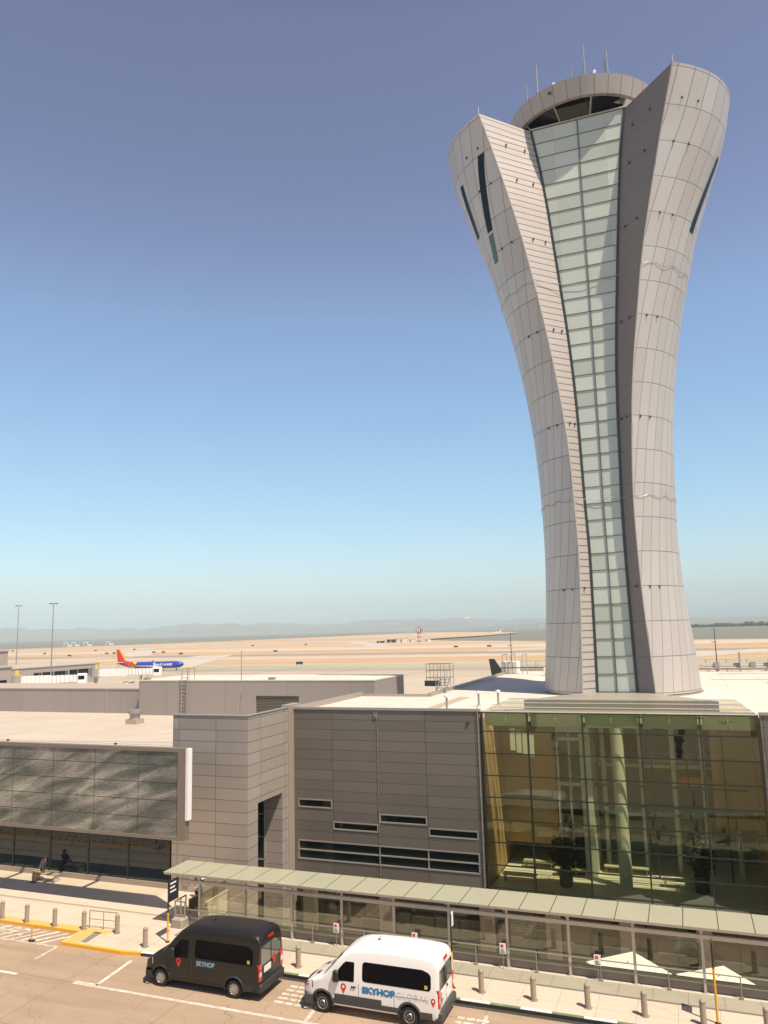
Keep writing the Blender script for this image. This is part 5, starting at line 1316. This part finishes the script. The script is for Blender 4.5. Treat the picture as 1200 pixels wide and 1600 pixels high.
# ------------------------------------------------------------------ aircraft
def fus_r(x, L, R):
    if x < 5: return R*math.sqrt(max(0,1-((5-x)/5)**2))**.85
    if x > L*.66: return R*max(.06,(1-((x-L*.66)/(L*.34))**1.6))
    return R
def wingm(mb, root, tip, cr, ct, tr=.12):
    """flat tapered aerofoil between root and tip leading-edge points; chord runs along +x"""
    vs = []
    for p, c, t_ in ((root,cr,tr*cr),(tip,ct,tr*ct)):
        for fx, fz in ((0,0),(.3,.5),(1,0),(.3,-.35)): vs.append((p[0]+c*fx, p[1], p[2]+t_*fz))
    mb.add(vs, [(0,4,5,1),(1,5,6,2),(2,6,7,3),(3,7,4,0),(0,1,2,3),(7,6,5,4)])
def airliner(label, loc, rz, L, col_body, col_tail, col_wing, belly=None, title=None, group=None, scale_text=3.0, gear=True):
    t = thing('airliner', label, 'airplane', loc, rz, group); R = L*.048; zc = R+ (1.4 if gear else 1.4)
    mb = MB(); K = 20; nx = 40
    for i in range(nx+1):
        x = L*i/nx; r = max(.05, fus_r(x,L,R)); up = max(0,(x-L*.66))*.10
        for k in range(K):
            a = 2*math.pi*k/K; mb.v.append((x, r*math.sin(a), zc+up+r*math.cos(a)))
    for i in range(nx):
        for k in range(K): mb.f.append((i*K+k,(i+1)*K+k,(i+1)*K+(k+1)%K,i*K+(k+1)%K))
    mb.build('fuselage', col_body, t, local=True, smooth=True)
    for s in (1,-1):
        w_ = MB(); wingm(w_, (L*.36,s*R*.8,zc-R*.5), (L*.56,s*L*.44,zc+R*.2), L*.20, L*.045); w_.build('wing', col_wing, t, local=True)
        w_ = MB(); wingm(w_, (L*.56,s*L*.44,zc+R*.2), (L*.60,s*L*.455,zc+R*1.2), L*.045, L*.02); w_.build('winglet', col_tail, t, local=True)
        w_ = MB(); wingm(w_, (L*.87,s*.3,zc+R*.9), (L*.95,s*L*.17,zc+R*1.1), L*.09, L*.035); w_.build('tailplane', col_wing, t, local=True)
        MB().lathe([(.1,-2.2),(R*.50,-2.0),(R*.58,-.8),(R*.5,1.0),(R*.3,2.0),(.05,2.4)],(L*.37,s*L*.145,zc-R*.95),14,'X').build('engine', col_wing, t, local=True, smooth=True)
        if gear:
            MB().lathe([(0,-.25),(.55,-.25),(.55,.25),(0,.25)],(L*.50,s*2.8,.55),12,'Y').build('main_wheel', M['black'], t, local=True)
            MB().tube((L*.50,s*2.8,.5),(L*.49,s*2.6,zc-R*.5),.16,6).build('gear_leg', M['galv'], t, local=True)
    if gear:
        MB().lathe([(0,-.2),(.4,-.2),(.4,.2),(0,.2)],(L*.11,0,.4),12,'Y').build('nose_wheel', M['black'], t, local=True); MB().tube((L*.11,0,.4),(L*.11,0,zc-R*.6),.12,6).build('gear_leg', M['galv'], t, local=True)
    fin = MB(); n0 = [(L*.78,zc+R*.95),(L*.84,zc+R*1.35),(L*.945,zc+L*.235),(L*1.0,zc+L*.235),(L*.975,zc+R*1.0)]
    fin.prism(n0,'Y',-.22,.22); f_ = fin.build('tail_fin', col_tail, t, local=True)
    mb = MB()
    for k in range(int(L*.72)):
        x = L*.13+k*.95
        for s in (1,-1):
            a = R_(72); mb.cbox(x, s*(R*math.sin(a)+.005), zc+R*math.cos(a), .32, .06, .42)
    mb.build('cabin_window', M['slit'], t, local=True)
    MB().add([(L*.018+.3,-R*.55,zc+R*.30),(L*.018+.3,R*.55,zc+R*.30),(L*.05,R*.62,zc+R*.72),(L*.05,-R*.62,zc+R*.72)],[(0,1,2,3)]).build('cockpit_window', M['slit'], t, local=True)
    return t, zc, R, f_
ab = simple('jet_blue', (.028,.055,.36), .3, 0, .03, coat=.4); ar = simple('jet_red', (.60,.03,.02), .35); ag = simple('jet_gold', (.80,.42,.05), .4); aw = simple('jet_white', (.75,.74,.72), .4); ak = simple('jet_black', (.02,.02,.022), .35)
# blue jet taxiing: nose to the right
a_head = R_(200)
nose = Vector((-271.0,381.0,-5))
t, zc, R, fin = airliner('blue jet airliner with a red and gold tail, taxiing on the apron at the left', nose, a_head, 39.5, ab, ar, aw, gear=True)
L = 39.5
mb = MB(); mb.prism([(L*.70,zc+R*.8),(L*.78,zc+R*1.02),(L*.84,zc+R*1.42),(L*.945,zc+L*.235+.05),(L*.965,zc+L*.235+.05),(L*.865,zc+R*1.3)],'Y',-.26,.26); mb.build('gold_fin_band', ag, fin, local=True)
mb = MB(); K = 20
for (xa, xb, mt, nm) in ((L*.70,L*.765,ag,'gold_band'),(L*.765,L*.90,ar,'red_band')):
    mb = MB(); st = 6
    for i in range(st+1):
        x = xa+(xb-xa)*i/st; r = max(.05, fus_r(x,L,R))+.03; up_ = max(0,(x-L*.66))*.10
        for k in range(K):
            a = 2*math.pi*k/K; mb.v.append((x-.6*math.cos(a), r*math.sin(a), zc+up_+r*math.cos(a)))
    for i in range(st):
        for k in range(K): mb.f.append((i*K+k,(i+1)*K+k,(i+1)*K+(k+1)%K,i*K+(k+1)%K))
    mb.build(nm, mt, t, local=True, smooth=True)
def titles(t, body, size, x, R, zc, mat, side=-1):
    me = text_mesh(body, size, .05)
    def fn(c):
        z = c.y; zz = max(-R*.95, min(R*.95, z+.25)); y = math.sqrt(max(0,R*R-zz*zz))+.04+c.z
        return Vector((x - c.x*(1 if side < 0 else -1)*-1*-1, side*y, zc+zz)) if False else Vector((x + (c.x if side > 0 else c.x)*(-1 if side > 0 else 1), side*y, zc+zz))
    return place_mesh(me, 'title_lettering', mat, t, fn)
titles(t, 'Southwest', 2.6, L*.30, R, zc, M['white'], 1)
# black tail fin showing above the roof edge
t, zc, R, fin = airliner('black airliner parked beyond the roof, only its dark tail fin showing', (-26.0,244.0,-5), R_(196), 31.5, ak, ak, ak)
MB().cbox(31.5*.93,0,zc+R*1.6,1.3,.5,.7).build('red_emblem', M['red'], fin, local=True)
airliner('tiny white airliner rolling on the far runway left of the tower', (-540,2330,-5), R_(60), 36, aw, aw, aw)
airliner('tiny white airliner in flight above the bridge', (-830,3080,50), R_(70), 37, aw, aw, aw, gear=False)

# ------------------------------------------------------------------ gates and jet bridges at the far left
def gate_building(label, x0, x1, y0, y1, z1, rz, glassband, yellow):
    t = thing('gate_building', label, 'building', (x0,y0,-5), rz)
    Lx, Ly = x1-x0, y1-y0
    MB().box(0,Lx,0,Ly,0,z1+5).build('wall', M['penthouse2'], t, local=True); MB().box(-.3,Lx+.3,-.3,Ly+.3,z1+5,z1+5.5).build('roof', M['concrete'], t, local=True)
    for (a,b_,zl,zh) in glassband: MB().box(a,b_,-.06,-.003,zl+5,zh+5).build('window', M['slit'], t, local=True)
    for (a,z) in yellow: MB().cbox(a,-.25,z+5,1.7,.4,1.7).build('gate_sign', M['gate_yellow'], t, local=True)
    return t
M['penthouse2'] = simple('gate_wall', (.34,.30,.26), .7); M['gate_yellow'] = simple('gate_yellow', (.80,.50,.04), .5)
DR = 0.0
def pier_block(label, x0, x1, y0, y1, z1, bands, yellow, south=()):
    t = thing('gate_building', label, 'building', (x1,y0,-5))
    MB().box(x0,x1,y0,y1,-5,z1).build('wall', M['penthouse2'], t); MB().box(x0-.3,x1+.3,y0-.3,y1+.3,z1,z1+.35).build('roof', M['concrete'], t)
    for (a,b_,zl,zh) in bands: MB().box(x1+.003,x1+.06,a,b_,zl,zh).build('window', M['slit'], t)
    for (a,b_,zl,zh) in south: MB().box(a,b_,y0-.06,y0-.003,zl,zh).build('window', M['slit'], t)
    for (a,z) in yellow: MB().cbox(x1+.25,a,z,.4,1.7,1.7).build('gate_sign', M['gate_yellow'], t)
    for k in range(int((y1-y0)/7)): MB().box(x1+.003,x1+.08,y0+3.5+7*k-.12,y0+3.5+7*k+.12,-5,z1).build('pilaster', M['concrete'], t)
pier_block('low grey gate building with dark window bands and yellow gate signs at the left', -290, -252, 237, 289, 3.1, [(250.5,269.5,-2.1,1.0),(270.5,282.3,-1.9,1.2),(283,288.3,-1.6,1.2)], [(241.5,1.7),(287,1.9)])
pier_block('plain beige gate block standing tallest at the left frame edge', -215, -175, 140, 164.5, 11.8, [], [])
pier_block('short beige gate block with a dark glazed ground floor at the left frame edge', -190, -156, 125, 148, 8.2, [(136,146.6,.6,5.2)], [])
def jet_bridge(label, loc, rz, L):
    t = thing('jet_bridge', label, 'jet bridge', loc, rz, 'jet bridges at the gates')
    MB().box(0,L*.55,-1.5,1.5,4.2,7.0).box(L*.5,L,-1.35,1.35,4.4,6.8).build('tunnel', M['white'], t, local=True)
    MB().lathe([(2.2,4.0),(2.2,7.3),(0,7.6)],(0,0,0),16).build('rotunda', M['penthouse2'], t, local=True)
    MB().bbox(L,L+3.2,-1.9,1.9,4.0,7.3,.3).build('cab', M['white'], t, local=True); MB().box(L+.5,L+2.6,-1.96,-1.9,5.3,6.6).build('cab_window', M['slit'], t, local=True)
    mb = MB()
    for k in range(int(L/1.4)): mb.box(.6+1.4*k,.7+1.4*k,-1.56,1.56,4.15,7.05)
    mb.build('tunnel_rib', M['beam'], t, local=True)
    mb = MB().tube((0,0,0),(0,0,4.2),.7,10).box(L*.78-.2,L*.78+.2,-1.6,-1.2,.9,4.4).box(L*.78-.2,L*.78+.2,1.2,1.6,.9,4.4).box(L*.78-.4,L*.78+.4,-1.9,1.9,.5,1.1); mb.build('leg', M['galv'], t, local=True)
    MB().lathe([(0,-.3),(.55,-.3),(.55,.3),(0,.3)],(L*.78,-1.6,.55),12,'Y').lathe([(0,-.3),(.55,-.3),(.55,.3),(0,.3)],(L*.78,1.6,.55),12,'Y').build('wheel', M['black'], t, local=True)
    mb = MB(); 
    for k in range(8): mb.box(L*.9+k*.3,L*.9+.28+k*.3,-3.2,-2.2,4.0-k*.5,4.06-k*.5)
    mb.tube((L*.9,-2.2,5.0),(L*.9+2.4,-2.2,1.0),.05,5).tube((L*.9,-3.2,5.0),(L*.9+2.4,-3.2,1.0),.05,5); mb.build('service_stair', M['galv'], t, local=True)
    MB().path([(L*.35,0,7.0),(L*.38,0,9.2),(L*.42,0,7.0)],.08,5).path([(L*.55,0,7.0),(L*.57,0,9.0),(L*.60,0,7.0)],.08,5).build('roof_frame', M['galv'], t, local=True)
    return t
jet_bridge('nearer white jet bridge in front of the low grey gate building', (-220.7,212.0,-5), R_(34), 20)
jet_bridge('farther white jet bridge below the blue jet airliner', (-225.0,256.3,-5), R_(26), 23)
bc = None
for i,(x,y,lab) in enumerate(((-212.0,258.0,'dark baggage cart train beside the far jet bridge'),(-222.0,246.0,'small pale service tug under the near jet bridge'),(-207.0,252.0,'low white belt loader right of the jet bridges'))):
    t = thing('service_vehicle', lab, 'service vehicle', (x,y,-5), DR)
    cm = (M['steel'], M['white'], M['white'])[i]
    MB().bbox(0,4.2,-.9,.9,.5,1.2+.5*(i==0),.1).bbox(.2,1.4,-.8,.8,1.2,2.0,.1).build('body', cm, t, local=True)
    for xx in (.8,3.3):
        for s in (1,-1): MB().lathe([(0,-.15),(.42,-.15),(.42,.15),(0,.15)],(xx,s*.85,.42),12,'Y').build('wheel', M['black'], t, local=True)
    if i == 2: MB().rbox((2.6,0,1.9),(4.6,.9,.15),ry=-.25).build('belt', M['black'], t, local=True)
def mast(label, x, y, h):
    t = thing('light_mast', label, 'light mast', (x,y,-5), 0, 'floodlight masts at the gates')
    MB().tube((0,0,0),(0,0,h),.30,8,.14).build('pole', M['galv'], t, local=True)
    MB().lathe([(.9,h-.1),(1.0,h),(.9,h+.15)],(0,0,0),14).build('ring', M['galv'], t, local=True)
    for k in range(8):
        a = 2*math.pi*k/8; MB().rbox((1.25*math.cos(a),1.25*math.sin(a),h-.05),(.6,.45,.28),rz=a).build('floodlight', M['steel'], t, local=True)
mast('tall floodlight mast at the far left beyond the gate block', -289.0, 276.6, 35.5)
mast('tall floodlight mast rising behind the nearer jet bridge', -223.0, 230.0, 33.1)

# ------------------------------------------------------------------ far airfield
M['dull_red'] = simple('faded_red', (.36,.13,.075), .7)
t = thing('radar_tower', 'small red and white radar tower standing on the far airfield', 'tower', (-382,1145,-5))
for k in range(5):
    mb = MB()
    for sx in (-1,1):
        for sy in (-1,1): mb.box(sx*2.0-.35,sx*2.0+.35,sy*2.0-.35,sy*2.0+.35,k*3.2,k*3.2+3.2)
    mb.box(-2.2,2.2,-2.2,2.2,k*3.2,k*3.2+.4); mb.build('leg_section', (M['dull_red'],M['white'])[k%2], t, local=True)
for k in range(5):
    MB().box(-4.2+1.68*k,-4.2+1.68*(k+1),-3.6,3.6,16,20.5).build('cabin_panel', (M['dull_red'],M['white'])[k%2], t, local=True)
MB().box(-4.4,4.4,-3.8,3.8,20.5,21).build('cabin_roof', M['white'], t, local=True); MB().rbox((0,0,22.2),(6,.5,1.6),rz=.5).build('antenna', M['dull_red'], t, local=True)
for px, w_, h, mt, lab in ((-43,13,5.0,M['steel'],'dark shed left of the far radar tower'),(-27,16,6.2,M['white'],'white arched shed left of the far radar tower'),(-13,8,4.5,M['white'],'small pale hut just left of the radar tower foot'),(12,9,4.2,M['white'],'small white hut just right of the radar tower foot'),(-60,10,3.0,M['steel'],'low dark hut farthest left of the radar tower')):
    t = thing('airfield_shed', lab, 'shed', (-382+px*.93,1145+px*.36,-5), DR)
    MB().box(-w_/2,w_/2,-4,4,0,h).build('wall', mt, t, local=True); MB().prism([(-4.4,h),(4.4,h),(2.5,h+1.0),(0,h+1.4),(-2.5,h+1.0)],'X',-w_/2-.4,w_/2+.4).build('roof', M['concrete'], t, local=True)
    MB().box(-1.5,1.5,-4.06,-4.0,0,h*.7).build('door', M['galv'], t, local=True)
rs = None
RSW = [(-1021, 969), (-764, 776), (-622, 667), (-797, 906), (-626, 730), (-623, 739), (-743, 924), (-577, 752), (-559, 746), (-484, 675), (-616, 1041), (-395, 713), (-221, 429), (-536, 1062), (-218, 771), (-184, 774)]
for i, (x, y) in enumerate(RSW):
    if rs is None:
        rs = thing('runway_sign', 'low dark sign board standing on the far airfield grass', 'sign', (x,y,-5), DR, 'sign boards on the airfield grass')
        MB().box(-2.2,2.2,-.3,.3,.5,2.0).build('board', M['steel'], rs, local=True); MB().box(-1.9,-1.6,-.2,.2,0,.5).box(1.6,1.9,-.2,.2,0,.5).build('leg', M['galv'], rs, local=True)
    else: dup(rs, (x,y,-5))
wg = None
for x, y in [(-1344, 1429), (-1346, 1455), (-1319, 1466), (-1332, 1556)]:
    if wg is None:
        wg = thing('white_gantry', 'small white gantry frame at the far edge of the airfield', 'gantry', (x,y,-5), DR+.3, 'white gantries at the shore')
        MB().box(-5,-4,-1,1,0,9).box(4,5,-1,1,0,9).box(-5,5,-1,1,7.5,9.5).build('frame', M['white'], wg, local=True); MB().box(5,15,-1.5,1.5,0,4).build('hut', M['white'], wg, local=True)
    else: dup(wg, (x,y,-5))
# long bridge over the bay
t = thing('bay_bridge', 'long low bridge with many piers crossing the bay, left of the tower', 'bridge', (-2400,9500,-7))
P0, P1 = Vector((-2750,10100,0)), Vector((-300,9000,0))
dk = MB(); pr = MB(); NB = 46
def dz(f): return 10 + 52*(1/(1+math.exp(-(f-.42)*9)))
for i in range(NB):
    a = P0.lerp(P1,i/NB); b_ = P0.lerp(P1,(i+1)/NB); za, zb = dz(i/NB)-7, dz((i+1)/NB)-7
    dk.add([(a.x,a.y,za),(b_.x,b_.y,zb),(b_.x,b_.y+22,zb),(a.x,a.y+22,za),(a.x,a.y,za+5),(b_.x,b_.y,zb+5),(b_.x,b_.y+22,zb+5),(a.x,a.y+22,za+5)],[(0,3,2,1),(4,5,6,7),(0,1,5,4),(2,3,7,6)])
    if i % 2 == 0: pr.box(a.x-5,a.x+5,a.y,a.y+20,-9,za)
dk.build('deck', M['concrete'], t); pp = pr.build('pier', M['concrete'], t)

# ------------------------------------------------------------------ parking garage across the road (seen in the glass)
t = thing('parking_garage', 'long open concrete parking garage across the road, mirrored in the glass front', 'parking garage', (-20,-14,0))
mb = MB()
for z in (3.2,6.6,10.0,13.4): mb.box(-110,70,-40,-14.0,z,z+.4)
mb.build('slab', M['concrete'], t)
mb = MB()
for z in (3.2,6.6,10.0,13.4): mb.box(-110,70,-14.2,-13.9,z-.3,z+1.15)
mb.build('parapet', simple('garage_concrete', (.40,.33,.26), .85), t)
mb = MB()
for x in range(-108,70,9): mb.box(x-.4,x+.4,-14.8,-14.0,0,14)
mb.build('column', M['concrete'], t)
MB().box(-110,70,-40,-39.5,0,14).build('rear_wall', M['steel'], t)
mb = MB()
for z in (4.9,8.3,11.7): mb.tube((-110,-13.85,z),(70,-13.85,z),.06,6)
mb.build('guard_rail', M['white'], t)

# ------------------------------------------------------------------ air
m, nt = newmat('haze_air'); n = N(nt)
v = n('ShaderNodeVolumePrincipled'); v.inputs['Color'].default_value = (.80,.97,1,1); v.inputs['Density'].default_value = 8.0e-5; v.inputs['Anisotropy'].default_value = -.3
o = n('ShaderNodeOutputMaterial'); n.l(v.outputs[0], o.inputs['Volume'])
hz = MB().box(-17000,17000,-600,17000,-8.2,620).build('haze', m); struct(hz, 'stuff'); tag(hz, 'thin pale haze in the air over the airfield and bay', 'haze')
